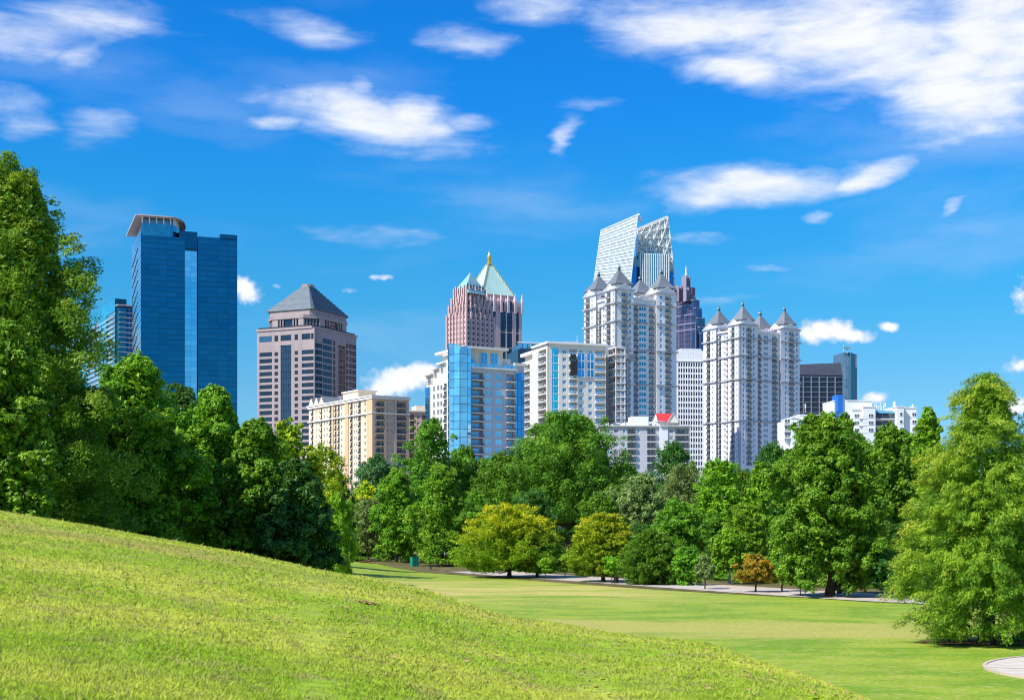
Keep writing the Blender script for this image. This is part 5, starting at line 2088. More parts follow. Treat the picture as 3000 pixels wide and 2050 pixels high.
LM = {
    'spring': leaf_material('leaves_lively_green', (0.065, 0.210, 0.013), (0.175, 0.415, 0.021), (0.370, 0.620, 0.040)),
    'green': leaf_material('leaves_green', (0.058, 0.185, 0.013), (0.150, 0.370, 0.021), (0.320, 0.560, 0.040)),
    'mid': leaf_material('leaves_mid_green', (0.055, 0.165, 0.013), (0.130, 0.320, 0.021), (0.270, 0.480, 0.042)),
    'deep': leaf_material('leaves_deep_green', (0.028, 0.112, 0.016), (0.063, 0.200, 0.026), (0.123, 0.304, 0.044)),
    'blue': leaf_material('leaves_blue_green', (0.038, 0.128, 0.034), (0.088, 0.232, 0.062), (0.193, 0.368, 0.117), gloss=0.5),
    'bright': leaf_material('leaves_bright_green', (0.096, 0.256, 0.013), (0.219, 0.464, 0.019), (0.403, 0.672, 0.039)),
    'oak': leaf_material('leaves_sunny_oak', (0.056, 0.157, 0.013), (0.144, 0.312, 0.023), (0.320, 0.480, 0.055), (0.500, 0.440, 0.052)),
    'glossy': leaf_material('leaves_magnolia', (0.025, 0.085, 0.014), (0.055, 0.155, 0.022), (0.150, 0.270, 0.060), trans=0.2, gloss=0.2, rough=0.4),
    'grey': leaf_material('leaves_grey_green', (0.123, 0.192, 0.052), (0.228, 0.336, 0.091), (0.473, 0.544, 0.195)),
    'gold': leaf_material('leaves_golden', (0.08, 0.20, 0.010), (0.20, 0.42, 0.016), (0.42, 0.62, 0.026), (0.76, 0.73, 0.02)),
    'rust': leaf_material('leaves_rust', (0.158, 0.192, 0.016), (0.350, 0.304, 0.026), (0.595, 0.368, 0.033), (0.74, 0.46, 0.03)),
    'cypress': leaf_material('needles_cypress', (0.065, 0.190, 0.014), (0.165, 0.390, 0.022), (0.350, 0.600, 0.036), (0.62, 0.60, 0.05)),
}
bark = mat('bark', (0.10, 0.075, 0.055), 0.9, var=0.25, scale=3, spec=0.1, bump=0.6)
bark_pale = mat('pale_bark', (0.34, 0.31, 0.26), 0.9, var=0.2, scale=3, spec=0.1, bump=0.4)


def prof_round(t):      # t 0 bottom .. 1 top
    return np.power(np.clip(1 - np.abs(2 * t - 0.85) ** 2.3 / 1.45, 0, 1), 0.6)


def prof_oak(t):        # tall ovoid, widest low, narrow top
    return np.power(np.clip(1 - np.clip(t, 0, 1) ** 2.2, 0, 1), 0.60) * np.minimum(1, 0.75 + 1.6 * t)


def prof_wide(t):       # broad crown with a blunt top
    return np.power(np.clip(1 - np.clip(t, 0, 1) ** 3.0, 0, 1), 0.60) * np.minimum(1, 0.80 + 1.2 * t)


def prof_cone(t):
    return np.power(np.clip(1 - np.clip(t, 0, 1) ** 2.0, 0, 1), 0.68) * np.minimum(1, 0.80 + 1.4 * t)


def prof_dome(t):
    return np.sqrt(np.clip(1 - t ** 2.1, 0, 1)) * np.minimum(1, 0.62 + 2.2 * t)


def prof_column(t):
    return np.power(np.clip(1 - np.abs(2 * t - 0.7) ** 2.6 / 2.1, 0, 1), 0.8)


def prof_vase(t):
    return np.power(np.clip(1 - np.abs(2 * t - 1.15) ** 2 / 1.35, 0, 1), 0.6)


def _norm(f):
    m = float(f(np.linspace(0, 1, 200)).max())
    return lambda t: f(t) / m


PROF = dict(round=prof_round, oak=prof_oak, wide=prof_wide, cone=prof_cone, dome=prof_dome, column=prof_column, vase=prof_vase)
PROF = {k: _norm(f) for k, f in PROF.items()}


def unit(v):
    return v / np.maximum(np.linalg.norm(v, axis=-1, keepdims=True), 1e-6)


def make_crown(seed, R, H, z0, profile, material, ncl, nleaf, lsize, aspect=0.55, cr=0.17, lobes=0.2, flat=0.72, droop=0.0,
               spray=0.0, turn=0.0, sun_side=0.0, turn_base=0.05, fill=0.18, airy=0.0, boughs=0):
    """leaf clumps spread through the crown; returns mesh, clump centres"""
    rng = np.random.default_rng(seed)
    P = PROF[profile]
    ph = rng.uniform(0, 6.28, 6)
    tt = np.linspace(0.0, 1.0, 400)
    wt = P(tt) ** 1.2 + 0.08
    t = np.interp(rng.uniform(0, 1, ncl), np.cumsum(wt) / wt.sum(), tt)
    # put a few clumps near the very top so the outline keeps its height
    t[:max(3, ncl // 30)] = rng.uniform(0.90, 0.99, max(3, ncl // 30))
    ang = rng.uniform(0, 2 * math.pi, ncl)
    rho = rng.uniform(0.10, 1.0, ncl) ** 0.42
    lob = 1 + lobes * (np.sin(3 * ang + ph[0] + 3 * t) + 0.7 * np.sin(5 * ang + ph[1] - 5 * t) + 0.5 * np.sin(2 * ang + ph[2] + 7 * t))
    cluster = cr * R * rng.uniform(0.6, 1.35, ncl) * (0.65 + 0.35 * P(t))
    rr = np.maximum(R * P(t) * lob * rho - cluster * 0.12, 0)
    C = np.stack([rr * np.cos(ang), rr * np.sin(ang), z0 + t * H - cluster * 0.5], -1)
    if boughs:
        # gather the clumps on ascending boughs, leaving gaps between them
        lev = rng.integers(0, boughs, ncl)
        C[:, 2] = C[:, 2] * 0.5 + (z0 + (lev + 0.5 + 0.3 * np.sin(3 * ang + lev * 2.1)) / boughs * H) * 0.5
    wl = cluster ** 2
    idx = rng.choice(ncl, nleaf, p=wl / wl.sum())
    d = rng.normal(size=(nleaf, 3))
    d[:, 2] += 0.35
    d = unit(d)
    rad = rng.uniform(0, 1, nleaf) ** 0.38
    # every clump is made of smaller tufts
    K = 11
    sd = rng.normal(size=(ncl, K, 3))
    sd[:, :, 2] += 0.35
    sd = unit(sd) * rng.uniform(0.55, 1.12, (ncl, K, 1))
    si = rng.integers(0, K, nleaf)
    outw = unit(np.stack([C[:, 0], C[:, 1], np.zeros(ncl)], -1))[idx]
    off = sd[idx, si] * (cluster[idx] * 0.80)[:, None] + d * (cluster[idx] * rad * 0.42)[:, None]
    d = unit(d + 0.9 * sd[idx, si])
    off[:, 2] *= flat
    if spray:
        # stretch clumps outwards, tips hanging or rising
        k = np.einsum('ij,ij->i', off, outw)
        off += outw * (k * spray)[:, None]
        off[:, 2] -= droop * (np.clip(k, 0, None) ** 1.3)
        off[:, 2] -= droop * 0.35 * rng.uniform(0, 1, nleaf) * cluster[idx]
    p = C[idx] + off
    nf = int(nleaf * fill)      # inner leaves that close the heart of the crown
    tf = rng.uniform(0.08, 0.94, nf)
    af = rng.uniform(0, 6.28, nf)
    rf = R * P(tf) * 0.62 * rng.uniform(0, 1, nf) ** 0.5
    p[:nf] = np.stack([rf * np.cos(af), rf * np.sin(af), z0 + tf * H], -1)
    p[:, 2] = np.maximum(p[:, 2], z0 - 0.02 * H - rng.uniform(0, 0.05, nleaf) * H)
    n = unit(d * 0.95 + np.array([0, 0, 0.55]) + rng.normal(size=(nleaf, 3)) * 0.42)
    if spray:
        a1 = unit(outw * 0.9 + rng.normal(size=(nleaf, 3)) * 0.55 + np.array([0, 0, 0.35 if droop <= 0 else -0.45]))
    else:
        a1 = unit(rng.normal(size=(nleaf, 3)))
    a2 = unit(np.cross(n, a1))
    a1 = unit(np.cross(a2, n)) if not spray else a1
    s = lsize * rng.uniform(0.6, 1.4, nleaf)
    s[:nf] *= 1.7
    l = s[:, None] * 0.5
    w = l * aspect
    lift = n * l * 0.25
    V = np.stack([p - a1 * l, p + a2 * w + lift, p + a1 * l, p - a2 * w + lift], 1).reshape(-1, 3)
    ctint = rng.normal(0.5, 0.14, ncl)
    tint = np.clip(ctint[idx] + rng.normal(0, 0.16, nleaf), 0, 1)
    at_ = {'tint': tint}
    if turn:  # upper and outer leaves yellowed: autumn colour and painted sunlight together
        hrel = (p[:, 2] - z0) / H
        rrel = np.hypot(p[:, 0], p[:, 1]) / (R * P(np.clip(hrel, 0, .98)) + 0.3)
        sh = np.clip(rrel, 0, 1.3) ** 2
        tv = turn * (np.clip(hrel * 2.2 - 0.70, -.1, 1.2) * sh + turn_base * sh - sun_side * p[:, 0] / R * sh) + rng.normal(0, 0.16, nleaf) + (ctint[idx] - .5) * .5  # side term yellows the leaves towards the sun, light put into colour
        at_['turn'] = np.clip(tv, 0, 1)
    else:
        at_['turn'] = np.zeros(nleaf)
    me = fast_mesh('crown', V, 4, material, at_)
    return me, C


def make_trunk(seed, H, z0, r, C, m, nl=14, lean=0.0, fork=False, crown_h=None):
    rng = random.Random(seed)
    mb = MB()
    pts = []
    top = z0 + 0.80 * crown_h if crown_h else z0 + H * 0.5
    n = 9
    x = y = 0.0
    for i in range(n + 1):
        f = i / n
        pts.append((x, y, f * top - 0.4 * (i == 0), r * (1.0 - 0.86 * f) * (1.45 if i == 0 else 1)))
        x += rng.uniform(-1, 1) * r * 0.45 + lean * top / n
        y += rng.uniform(-1, 1) * r * 0.45
    for a, b in zip(pts, pts[1:]):
        mb.tube(a[:3], b[:3], a[3], b[3], m, 9, cap=False)
    mb.tube((0, 0, -0.5), (pts[0][0], pts[0][1], 0.12 * r + 0.1), r * 2.0, r * 1.3, m, 9)
    order = sorted(range(len(C)), key=lambda i: rng.random())[:nl]
    for i in order:
        c = Vector(C[i])
        zz = max(z0 * 0.8, min(top * 0.93, c.z - 0.35 * math.hypot(c.x, c.y) - 0.5))
        f = min(0.999, zz / top)
        k = int(f * n)
        a, b = pts[k], pts[k + 1]
        g = f * n - k
        s = Vector((a[0] + (b[0] - a[0]) * g, a[1] + (b[1] - a[1]) * g, zz))
        rr = (a[3] + (b[3] - a[3]) * g) * 0.5
        mid = s.lerp(c, 0.5) + Vector((0, 0, -0.06 * (c - s).length))
        mb.tube(s, mid, rr, rr * 0.62, m, 6, cap=False)
        mb.tube(mid, c, rr * 0.62, rr * 0.18, m, 6, cap=False)
    return mb.mesh('trunk')


PROTO = {}


def tree(label, cat, px, Y, top, hw, low, kind, seed=1, group=None, sx=None, name='tree', proto=None, trunk_r=None, pale=False, base=None, yaw=None, **kw):
    """px, top, low, hw: trunk column, rows of crown top and bottom, half width of the crown in photo pixels; Y: metres away"""
    x = at(px, Y)
    g = gz(x, Y) if base is None else base
    ztop = pz(top, Y) - g
    zlow = max(0.15, pz(low, Y) - g)
    R = hw / F * Y * (1.22 if proto else 1.08)
    rng = random.Random(seed * 31 + int(px))
    root = empty(name, (x, Y, g), rng.uniform(0, 6.28) if yaw is None else yaw)
    tag(root, label, cat, group)
    if proto is None:
        prof, lm, args = kind
        a = dict(args)
        a.update(kw)
        me, C = make_crown(seed, R, ztop - zlow, zlow, prof, LM[lm], **a)
        tr = make_trunk(seed, ztop, zlow, trunk_r or max(0.12, ztop * 0.018), C, bark_pale if pale else bark, crown_h=ztop - zlow)
        add_obj('trunk', tr, root)
        add_obj('crown', me, root)
    else:
        # a sibling: same growth, its own size and turn
        if proto not in PROTO:
            Rn, Hn, zn, prof, lm, args = PROTO_DEF[proto]
            me, C = make_crown(hash_(proto), Rn, Hn - zn, zn, prof, LM[lm], **args)
            tr = make_trunk(hash_(proto), Hn, zn, Hn * 0.018, C, bark, crown_h=Hn - zn)
            PROTO[proto] = (Rn, Hn, tr, me)
            root.scale = (R / Rn, R / Rn, ztop / Hn)
            add_obj('trunk', tr, root)
            add_obj('crown', me, root)
            PROTO[proto] = (Rn, Hn, root.children[0], root.children[1])
        else:
            Rn, Hn, o1, o2 = PROTO[proto]
            root.scale = (R / Rn, R / Rn, ztop / Hn)
            for o in (o1, o2):
                c = o.copy()
                COL.objects.link(c)
                c.parent = root
    return root


def hash_(s):
    return sum(ord(c) * (i + 3) for i, c in enumerate(s)) % 9973


OAKBIG = ('oak', 'oak', dict(ncl=260, nleaf=150000, lsize=0.20, aspect=0.42, cr=0.17, lobes=0.10, flat=0.85, turn=0.2, spray=0.3, droop=-0.1, fill=0.22))
BROAD = ('wide', 'green', dict(ncl=190, nleaf=75000, lsize=0.22, aspect=0.6, cr=0.19, lobes=0.10, flat=0.85, fill=0.16))
ROUND = ('round', 'green', dict(ncl=170, nleaf=42000, lsize=0.36, aspect=0.6, cr=0.19, lobes=0.12, flat=0.88, fill=0.18))
COLUMN = ('column', 'spring', dict(ncl=150, nleaf=36000, lsize=0.34, aspect=0.6, cr=0.22, lobes=0.08, flat=0.85, fill=0.18))
DOME = ('dome', 'gold', dict(ncl=420, nleaf=75000, lsize=0.30, aspect=0.40, cr=0.12, lobes=0.025, flat=0.75, spray=0.6, droop=-0.25, turn=0.9, fill=0.16))
CYP = ('cone', 'cypress', dict(ncl=520, nleaf=190000, lsize=0.20, aspect=0.22, cr=0.12, lobes=0.07, flat=0.8, spray=0.8, droop=0.45, turn=0.40, sun_side=0.7, turn_base=.1, fill=0.12))  # left boughs yellower: sunlight painted into the needle colour

PROTO_DEF = {
    'round_a': (6.5, 18.0, 3.0, 'round', 'green', dict(ncl=150, nleaf=30000, lsize=0.42, cr=0.20, lobes=0.13, flat=0.85)),
    'round_b': (6.5, 18.0, 2.5, 'round', 'mid', dict(ncl=130, nleaf=30000, lsize=0.42, cr=0.22, lobes=0.15, flat=0.85)),
    'round_c': (6.5, 18.0, 2.0, 'round', 'bright', dict(ncl=150, nleaf=30000, lsize=0.40, cr=0.19, lobes=0.12, flat=0.85)),
    'round_d': (7.0, 18.0, 2.0, 'round', 'deep', dict(ncl=150, nleaf=28000, lsize=0.42, cr=0.20, lobes=0.10, flat=0.85)),
    'round_e': (6.5, 18.0, 2.0, 'vase', 'grey', dict(ncl=140, nleaf=26000, lsize=0.36, cr=0.18, lobes=0.12, flat=0.7)),
    'oak_a': (6.0, 19.0, 1.0, 'oak', 'green', dict(ncl=150, nleaf=32000, lsize=0.36, cr=0.21, lobes=0.12, flat=0.85)),
    'oak_b': (6.0, 19.0, 1.0, 'round', 'gold', dict(ncl=120, nleaf=20000, lsize=0.34, cr=0.20, lobes=0.16, flat=0.85, turn=.3, turn_base=.4, fill=.12)),
    'sapling': (1.2, 4.2, 1.3, 'vase', 'bright', dict(ncl=34, nleaf=2600, lsize=0.20, cr=0.34, lobes=0.15, flat=0.8, fill=.1)),
    'shrub': (2.2, 3.2, 0.1, 'dome', 'mid', dict(ncl=50, nleaf=5000, lsize=0.24, cr=0.30, lobes=0.1, flat=0.7)),
}

G1 = 'trees on the hill crest at the left'
# the row behind the crest of the hill
tree('tallest left tree, huge sunny oak filling the left edge of the hillside', 'oak tree', 35, 74, 448, 305, 1560, OAKBIG, 11, G1, trunk_r=.5)
tree('pale lit leafy tree in front of the huge left oak, cut by the picture edge', 'tree', 20, 66, 940, 135, 1560, BROAD, 12, G1, trunk_r=.25, nleaf=45000, cr=.24)
tree('bright green broad tree right of the huge oak, below the small teal apartments', 'tree', 385, 84, 1035, 200, 1640, ('wide', 'spring', BROAD[2]), 13, G1, nleaf=90000)
tree('dark narrow tree wedged between two bright trees under the blue glass tower', 'tree', 520, 98, 1120, 130, 1660, ('wide', 'deep', dict(BROAD[2], nleaf=36000)), 14, G1)
tree('tall dense green tree below the right half of the blue glass tower', 'tree', 628, 92, 1130, 160, 1680, ('wide', 'spring', BROAD[2]), 15, G1)
tree('green tree with layered boughs left of the dark glossy magnolia', 'tree', 755, 88, 1222, 130, 1690, ('wide', 'green', dict(BROAD[2], nleaf=60000)), 16, G1)
tree('dark glossy magnolia at the lower end of the hill crest', 'magnolia', 872, 86, 1340, 115, 1690, ('oak', 'glossy', dict(ncl=170, nleaf=60000, lsize=0.22, aspect=.5, cr=.20, lobes=.1, flat=.85, fill=.18)), 17, G1)
tree('deep green undergrowth tree at the far left foot of the hill row', 'tree', 200, 80, 1180, 120, 1620, ('wide', 'deep', dict(BROAD[2], nleaf=50000)), 18, G1)

G2 = 'trees between the meadow and the city'
tree('thin yellowing tree in front of the foot of the granite tower', 'tree', 850, 150, 1222, 78, 1640, ('round', 'gold', dict(ROUND[2], nleaf=20000, ncl=100, lobes=.18, turn=.35, turn_base=.2, fill=.08)), 21, G2)
tree('half bare orange tinted tree before the beige apartment block', 'tree', 945, 190, 1300, 72, 1640, None, 22, G2, proto='oak_b')
tree('dark green tree just right of the orange tinted tree, before the beige apartments', 'tree', 985, 215, 1372, 48, 1640, None, 23, G2, proto='round_d')
tree('bright green shrubby tree beside the magnolia, below the orange tree', 'tree', 985, 165, 1440, 52, 1640, None, 24, G2, proto='round_c')
tree('rounded blue green tree at the foot of the beige apartment block', 'tree', 1105, 330, 1325, 82, 1600, ('round', 'blue', dict(ROUND[2], nleaf=30000, lsize=.4)), 25, G2)
tree('tall loose oak rising before the gap right of the beige apartments', 'oak tree', 1262, 290, 1222, 92, 1560, ('round', 'mid', dict(ROUND[2], nleaf=34000, lobes=.24, ncl=110)), 26, G2)
tree('low green crown right of the tall loose oak, under the curved glass corner', 'tree', 1362, 300, 1300, 62, 1560, None, 27, G2, proto='round_b')
tree('orange yellow autumn tree behind the grey green one left of the park box', 'tree', 1068, 292, 1408, 68, 1625, ('oak', 'gold', dict(COLUMN[2], nleaf=26000, turn=.9, lsize=.32)), 28, G2)
tree('narrow grey green tree at the left end of the park trees', 'tree', 1078, 272, 1455, 46, 1632, None, 29, G2, proto='round_e')
tree('upright green tree left of the green park box', 'tree', 1162, 262, 1368, 70, 1635, COLUMN, 30, G2, trunk_r=.32)
tree('taller full green tree right behind the green park box', 'tree', 1292, 250, 1350, 84, 1636, COLUMN, 31, G2, trunk_r=.36)
tree('biggest spreading oak in the centre, before the cream tower', 'oak tree', 1664, 282, 1200, 178, 1512, ('round', 'mid', dict(ROUND[2], nleaf=80000, ncl=210, lobes=.17, cr=.15)), 32, G2, trunk_r=.75, pale=False)
tree('wide green oak left of the biggest centre oak, above the golden dome', 'oak tree', 1478, 290, 1318, 112, 1600, ('round', 'mid', dict(ROUND[2], nleaf=42000, lobes=.15)), 33, G2)
tree('low green tree tucked left behind the largest golden dome', 'tree', 1395, 268, 1440, 62, 1620, None, 34, G2, proto='round_a')
tree('largest golden dome shaped hornbeam beside the path', 'hornbeam', 1492, 200, 1474, 150, 1666, DOME, 35, 'golden dome hornbeams by the path', trunk_r=.30)
tree('dark leafed companion tree under the right side of the largest golden dome', 'tree', 1572, 198, 1560, 78, 1672, ('dome', 'mid', dict(DOME[2], nleaf=16000, ncl=120, turn=0)), 36, G2, trunk_r=.24)
tree('second golden dome shaped hornbeam right of the centre oak trunk', 'hornbeam', 1768, 182, 1500, 100, 1680, ('dome', 'gold', dict(DOME[2], nleaf=46000, turn=.75)), 37, 'golden dome hornbeams by the path', trunk_r=.26)
tree('darker olive dome tree with a bronze top right of the golden domes', 'hornbeam', 1908, 172, 1548, 86, 1704, ('dome', 'mid', dict(DOME[2], nleaf=32000, turn=.35)), 38, 'golden dome hornbeams by the path', trunk_r=.22)
tree('grey green bushy tree with pale tips right of the olive dome', 'tree', 2008, 170, 1596, 52, 1712, ('round', 'spring', dict(ncl=80, nleaf=14000, lsize=.24, cr=.24, lobes=.15, flat=.7)), 39, G2)
tree('small slim tree between the grey green bush and the pale trunked tree', 'tree', 2065, 158, 1624, 28, 1692, ('round', 'grey', dict(ncl=44, nleaf=6000, lsize=.22, cr=.3, lobes=.15, flat=.7)), 40, G2, trunk_r=.09)
tree('light green tree on a pale trunk behind the path', 'tree', 2138, 174, 1548, 60, 1668, ('round', 'bright', dict(ROUND[2], nleaf=16000, lsize=.28, ncl=80)), 41, G2, pale=True, trunk_r=.16)
tree('small orange leafed tree standing alone on the meadow edge', 'maple', 2214, 150, 1618, 62, 1700, ('dome', 'rust', dict(ncl=90, nleaf=14000, lsize=.17, cr=.22, lobes=.08, flat=.7, turn=.8, turn_base=.45, fill=.1)), 42, G2, trunk_r=.11)
tree('dark round tree below the red roof of the grey apartments', 'tree', 1972, 340, 1288, 84, 1600, ('round', 'deep', dict(ROUND[2], nleaf=30000, lsize=.4, cr=.15, ncl=220)), 43, G2)
tree('mixed pale green tree behind the second golden dome', 'tree', 1875, 250, 1382, 92, 1640, ('round', 'grey', dict(ROUND[2], nleaf=34000)), 44, G2)
tree('bright green tree in the middle of the wood, right of the centre oak', 'tree', 1800, 262, 1420, 66, 1640, None, 45, G2, proto='round_a')
tree('yellow green broad crown under the white turreted tower', 'tree', 2110, 262, 1336, 92, 1640, ('round', 'bright', dict(ROUND[2], nleaf=34000, lsize=.4)), 46, G2)
tree('pale grey green crown left of the yellow green broad crown', 'tree', 2000, 280, 1352, 62, 1640, None, 47, G2, proto='round_e')
tree('light green tree with a pointed top left of the big maple', 'tree', 2228, 232, 1345, 62, 1660, ('oak', 'bright', dict(BROAD[2], nleaf=24000, lsize=.36, ncl=110)), 48, G2)
tree('dark crown between the white turreted tower and the big maple', 'tree', 2262, 340, 1290, 60, 1600, None, 49, G2, proto='round_d')
tree('fresh green tree standing behind the olive dome', 'tree', 1985, 215, 1460, 74, 1680, None, 50, G2, proto='round_a')
tree('green tree above the small orange tree', 'tree', 2190, 205, 1470, 66, 1690, None, 51, G2, proto='round_c')
tree('big dense green maple with a dark trunk right of the orange tree', 'maple', 2428, 140, 1202, 168, 1712, ('round', 'green', dict(ROUND[2], nleaf=120000, lsize=.27, ncl=300, cr=.15, lobes=.07)), 52, G2, trunk_r=.42)
tree('green tree behind the right shoulder of the big maple', 'tree', 2600, 178, 1235, 92, 1740, ('round', 'green', dict(ROUND[2], nleaf=48000, lsize=.32)), 53, G2)
tree('tall light green tree just left of the cypress top, behind it', 'tree', 2720, 200, 1178, 82, 1740, ('oak', 'bright', dict(BROAD[2], nleaf=40000, lsize=.36)), 54, G2)
tree('small young tree between the maple and the cypress', 'tree', 2588, 136, 1600, 42, 1722, ('round', 'deep', dict(ncl=60, nleaf=9000, lsize=.22, cr=.28, lobes=.15, flat=.7)), 55, G2, trunk_r=.1)
tree('big yellow green bald cypress with drooping feathery boughs at the right', 'cypress', 2888, 80, 1084, 234, 1852, CYP, 56, trunk_r=.40, yaw=0)
tree('leafy tree peeping in at the right picture edge beside the cypress', 'tree', 3075, 96, 1120, 110, 1760, BROAD, 57, nleaf=40000)

GS = 'young park trees along the path'
for px, Y, tp, hw, lw, lab, pr in (
        (1598, 192, 1634, 17, 1670, 'small staked sapling right of the largest golden dome', 'sapling'),
        (1792, 176, 1628, 22, 1668, 'slim blue green sapling before the second golden dome', 'sapling'),
        (1655, 196, 1622, 20, 1664, 'thin sapling between the two golden domes', 'sapling'),
        (2292, 152, 1612, 34, 1690, 'young green tree at the left foot of the big maple', 'sapling'),
        (1262, 262, 1612, 18, 1640, 'small sapling on the path island right of the green box', 'sapling'),
        (2345, 142, 1660, 20, 1712, 'slight sapling under the left side of the big maple', 'sapling')):
    tree(lab, 'sapling', px, Y, tp, hw, lw, None, 1, GS, proto=pr, name='sapling')

# the wood behind: every crown that fills the gaps is a tree
GB = 'background trees filling the wood before the city'
rb = random.Random(5)
bgt = [(930, 260, 1440, 60, 'round_d', 'shaded tree behind the magnolia'), (1010, 300, 1480, 52, 'round_b', 'green tree in the gap left of the autumn tree'),
       (1150, 350, 1400, 70, 'round_b', 'rounded tree under the beige apartments right corner'), (1225, 310, 1400, 70, 'round_d', 'dark tree between the two upright green trees'),
       (1320, 330, 1380, 80, 'round_a', 'green tree behind the full tree at the green box'), (1420, 340, 1340, 80, 'round_b', 'green crown under the blue apartment balconies'),
       (1560, 320, 1300, 80, 'round_a', 'crown left of the centre oak top, under the glass apartments'), (1560, 240, 1430, 75, 'round_d', 'dark tree behind the right half of the largest golden dome'),
       (1820, 330, 1350, 90, 'round_b', 'crown right behind the centre oak, under the grey apartments'), (1760, 235, 1440, 70, 'round_b', 'tree directly above the second golden dome'),
       (2080, 230, 1500, 70, 'round_b', 'green tree behind the slim small tree'), (2180, 320, 1370, 70, 'round_b', 'crown at the foot of the white turreted tower'),
       (2300, 240, 1400, 80, 'round_d', 'dark tree hidden left of the big maple'), (2330, 300, 1300, 80, 'round_a', 'crown rising left behind the big maple'),
       (2500, 260, 1260, 90, 'round_b', 'crown behind the big maple under the white lowrise'), (2660, 280, 1262, 80, 'round_a', 'crown right of the white lowrise, behind the tall light tree'),
       (2800, 170, 1300, 90, 'round_b', 'green tree behind the left flank of the cypress'), (2960, 190, 1320, 100, 'round_a', 'green tree behind the right flank of the cypress'),
       (2520, 190, 1500, 80, 'round_d', 'shaded tree behind the maple trunk'), (2680, 170, 1520, 80, 'round_d', 'shaded tree low behind the young tree'),
       (3060, 150, 1400, 90, 'round_b', 'tree at the far right edge behind the cypress'), (760, 140, 1300, 90, 'round_b', 'tree behind the layered tree on the crest'),
       (500, 150, 1200, 110, 'round_a', 'tree behind the dark wedge on the crest'), (1720, 330, 1280, 90, 'round_b', 'crown behind the right side of the centre oak'),
       (880, 330, 1380, 70, 'round_d', 'dark crown between the granite tower and the magnolia'), (1880, 210, 1530, 50, 'round_d', 'dark tree in the gap between the domes'),
       (2120, 200, 1560, 60, 'round_d', 'dark tree behind the pale trunked tree'), (1040, 330, 1520, 60, 'round_d', 'dark tree at the left end of the meadow')]
for px, Y, tp, hw, pr, lab in bgt:
    tree(lab, 'tree', px, Y, tp, hw, HOR + 6.3 * F / Y - 18, None, rb.randint(1, 99), GB, proto=pr)
# shrubs closing the foot of the wood
sl = ['left of the green park box', 'behind the largest golden dome', 'between the golden domes', 'behind the bin', 'behind the olive dome', 'behind the pale trunk', 'behind the small orange tree',
      'under the big maple', 'behind the maple trunk', 'between the maple and the cypress', 'behind the cypress trunk', 'at the left end of the path']
for i, (px, Y) in enumerate(((1100, 300), (1480, 236), (1660, 226), (1820, 208), (1930, 200), (2130, 184), (2230, 178), (2370, 168), (2480, 160), (2620, 152), (2800, 140), (980, 250))):
    for j in range(2):
        tree('low dark shrub %s, %s of its pair' % (sl[i], ('left', 'right')[j]), 'shrub', px + 62 * j - 28, Y + rb.uniform(0, 10), 1560 + 6.3 * F / Y * rb.uniform(0.30, .5), rb.uniform(48, 64), 1560 + 6.3 * F / Y, None, 1,
             'dark shrubs under the trees', proto='shrub', name='shrub')
# ------------------------------------------------------------------ small things in the park
steel_green = mat('green_paint', (0.012, 0.22, 0.13), 0.45, var=0.06, scale=1)
black_m = mat('black_paint', (0.015, 0.015, 0.016), 0.5, var=0.05)
grey_m = mat('grey_metal', (0.35, 0.40, 0.42), 0.45, metal=0.3, var=0.05)


def utility_box():
    Y = 246
    x = at(1214, Y)
    g = gz(x, Y)
    root = empty('utility_box', (x, Y, g), 0.5)
    tag(root, 'tall green metal utility box at the edge of the meadow', 'utility box')
    mb = MB(); mb.box(-.62, .62, -.5, .5, 0.08, 2.0, steel_green); mb.build('cabinet', root)
    mb = MB(); mb.box(-.68, .68, -.56, .56, 2.0, 2.08, steel_green); mb.build('lid', root)
    mb = MB(); mb.box(-.66, .66, -.54, .54, -.2, 0.08, concrete); mb.build('plinth', root)
    for s in (-1, 1):
        mb = MB(); mb.box(s * .3 - .27, s * .3 + .27, -.53, -.50, .2, 1.9, steel_green); mb.build('door', root)
    mb = MB(); mb.box(.05, .09, -.57, -.53, .95, 1.15, black_m); mb.build('handle', root)


def litter_bin():
    Y = 176
    x = at(1805, Y)
    root = empty('litter_bin', (x, Y, gz(x, Y)))
    tag(root, 'dark litter bin beside the path in front of the second golden dome', 'bin')
    mb = MB(); mb.lathe([(.24, 0), (.27, .1), (.29, .5), (.29, .85)], black_m, 14); mb.build('body', root)
    mb = MB(); mb.lathe([(.32, .85), (.33, .92), (.2, 1.0), (.06, 1.04)], black_m, 14); mb.build('lid', root)
    for k in range(10):
        a = k * math.pi / 5
        mb = MB(); mb.box(-.03, .03, -.315, -.29, .08, .84, grey_m if k % 5 == 9 else black_m)
        mb.build('slat', root, (0, 0, 0), a)


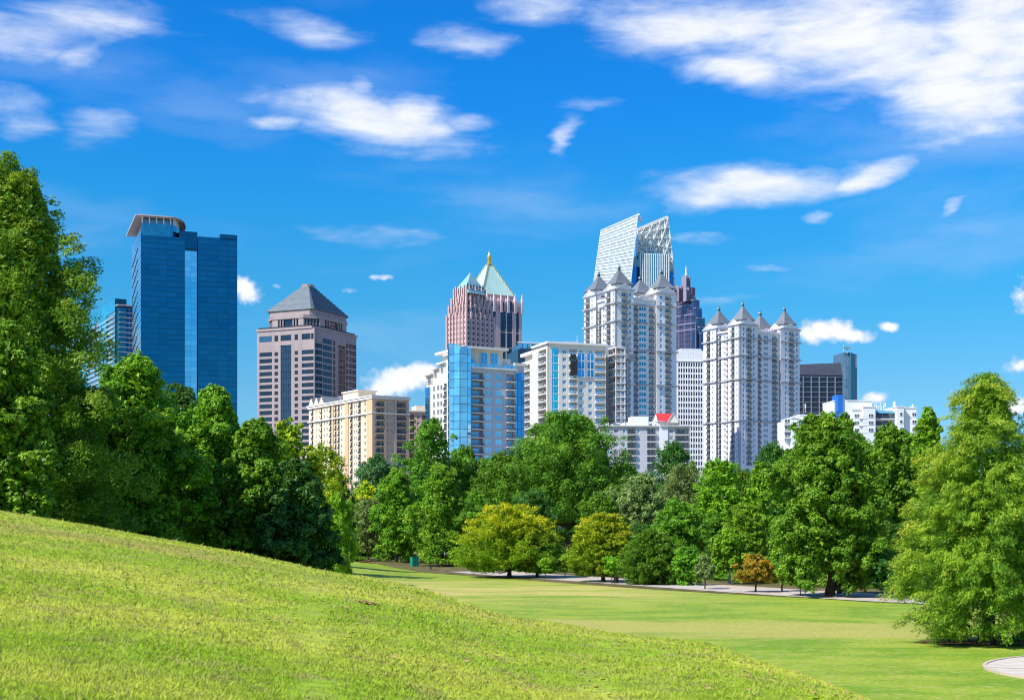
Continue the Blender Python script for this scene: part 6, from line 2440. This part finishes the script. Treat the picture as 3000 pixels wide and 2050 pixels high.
def post(px, Y, h, r, m, label, ball=False):
    x = at(px, Y)
    root = empty('post', (x, Y, gz(x, Y)))
    tag(root, label, 'post')
    mb = MB(); mb.lathe([(r * 1.5, -.1), (r * 1.5, .08), (r, .12), (r * .9, h)], m, 12); mb.build('shaft', root)
    mb = MB(); mb.lathe([(r * 1.3, h), (r * 1.4, h + .05), (r * 1.0, h + .13), (r * .3, h + .17)], m, 12); mb.build('cap', root)


utility_box()
litter_bin()
post(1262, 236, .75, .12, black_m, 'short dark bollard right of the green utility box')
post(2383, 142, .95, .10, grey_m, 'pale grey post beneath the left side of the big maple')
post(1352, 236, 1.2, .07, grey_m, 'thin pale marker post at the left side of the largest golden dome')


def leaf_litter(n, rngx, seed, label):
    pass


def fallen_leaves():
    rng = np.random.default_rng(8)
    n = 900
    Y = rng.uniform(16, 45, n); u = rng.uniform(-.4, .3, n)
    X = u * Y
    n_ = n
    # one heap of tan leaves on the hill, the rest scattered
    k = 260
    yy = np.linspace(15, 43, 400)
    y0 = yy[np.argmin(np.abs(ground(at(1076, 1) * yy, yy) / yy + 209 / F))]
    Y[:k] = y0 + rng.normal(0, .10, k); X[:k] = at(1076, y0) + rng.normal(0, .07, k)
    D = np.interp(X / Y, _ku, _kD)
    ok = Y < D
    X, Y = X[ok], Y[ok]
    n = len(X)
    Z = ground(X, Y) + 0.04
    a = rng.uniform(0, 6.28, n)
    s = rng.uniform(.02, .05, n)[:, None]
    a1 = np.stack([np.cos(a), np.sin(a), rng.uniform(-.3, .4, n)], -1) * s
    a2 = np.stack([-np.sin(a), np.cos(a), rng.uniform(-.3, .4, n)], -1) * s
    p = np.stack([X, Y, Z], -1)
    V = np.stack([p - a1, p - a2, p + a1, p + a2], 1).reshape(-1, 3)
    m = mat('fallen_leaf', (0.42, 0.26, 0.10), .8, var=.25, scale=20)
    tag(add_obj('fallen_leaves', fast_mesh('fallen_leaves', V, 4, m)), 'tan fallen leaves scattered on the near grass', 'leaves', kind='stuff')


fallen_leaves()
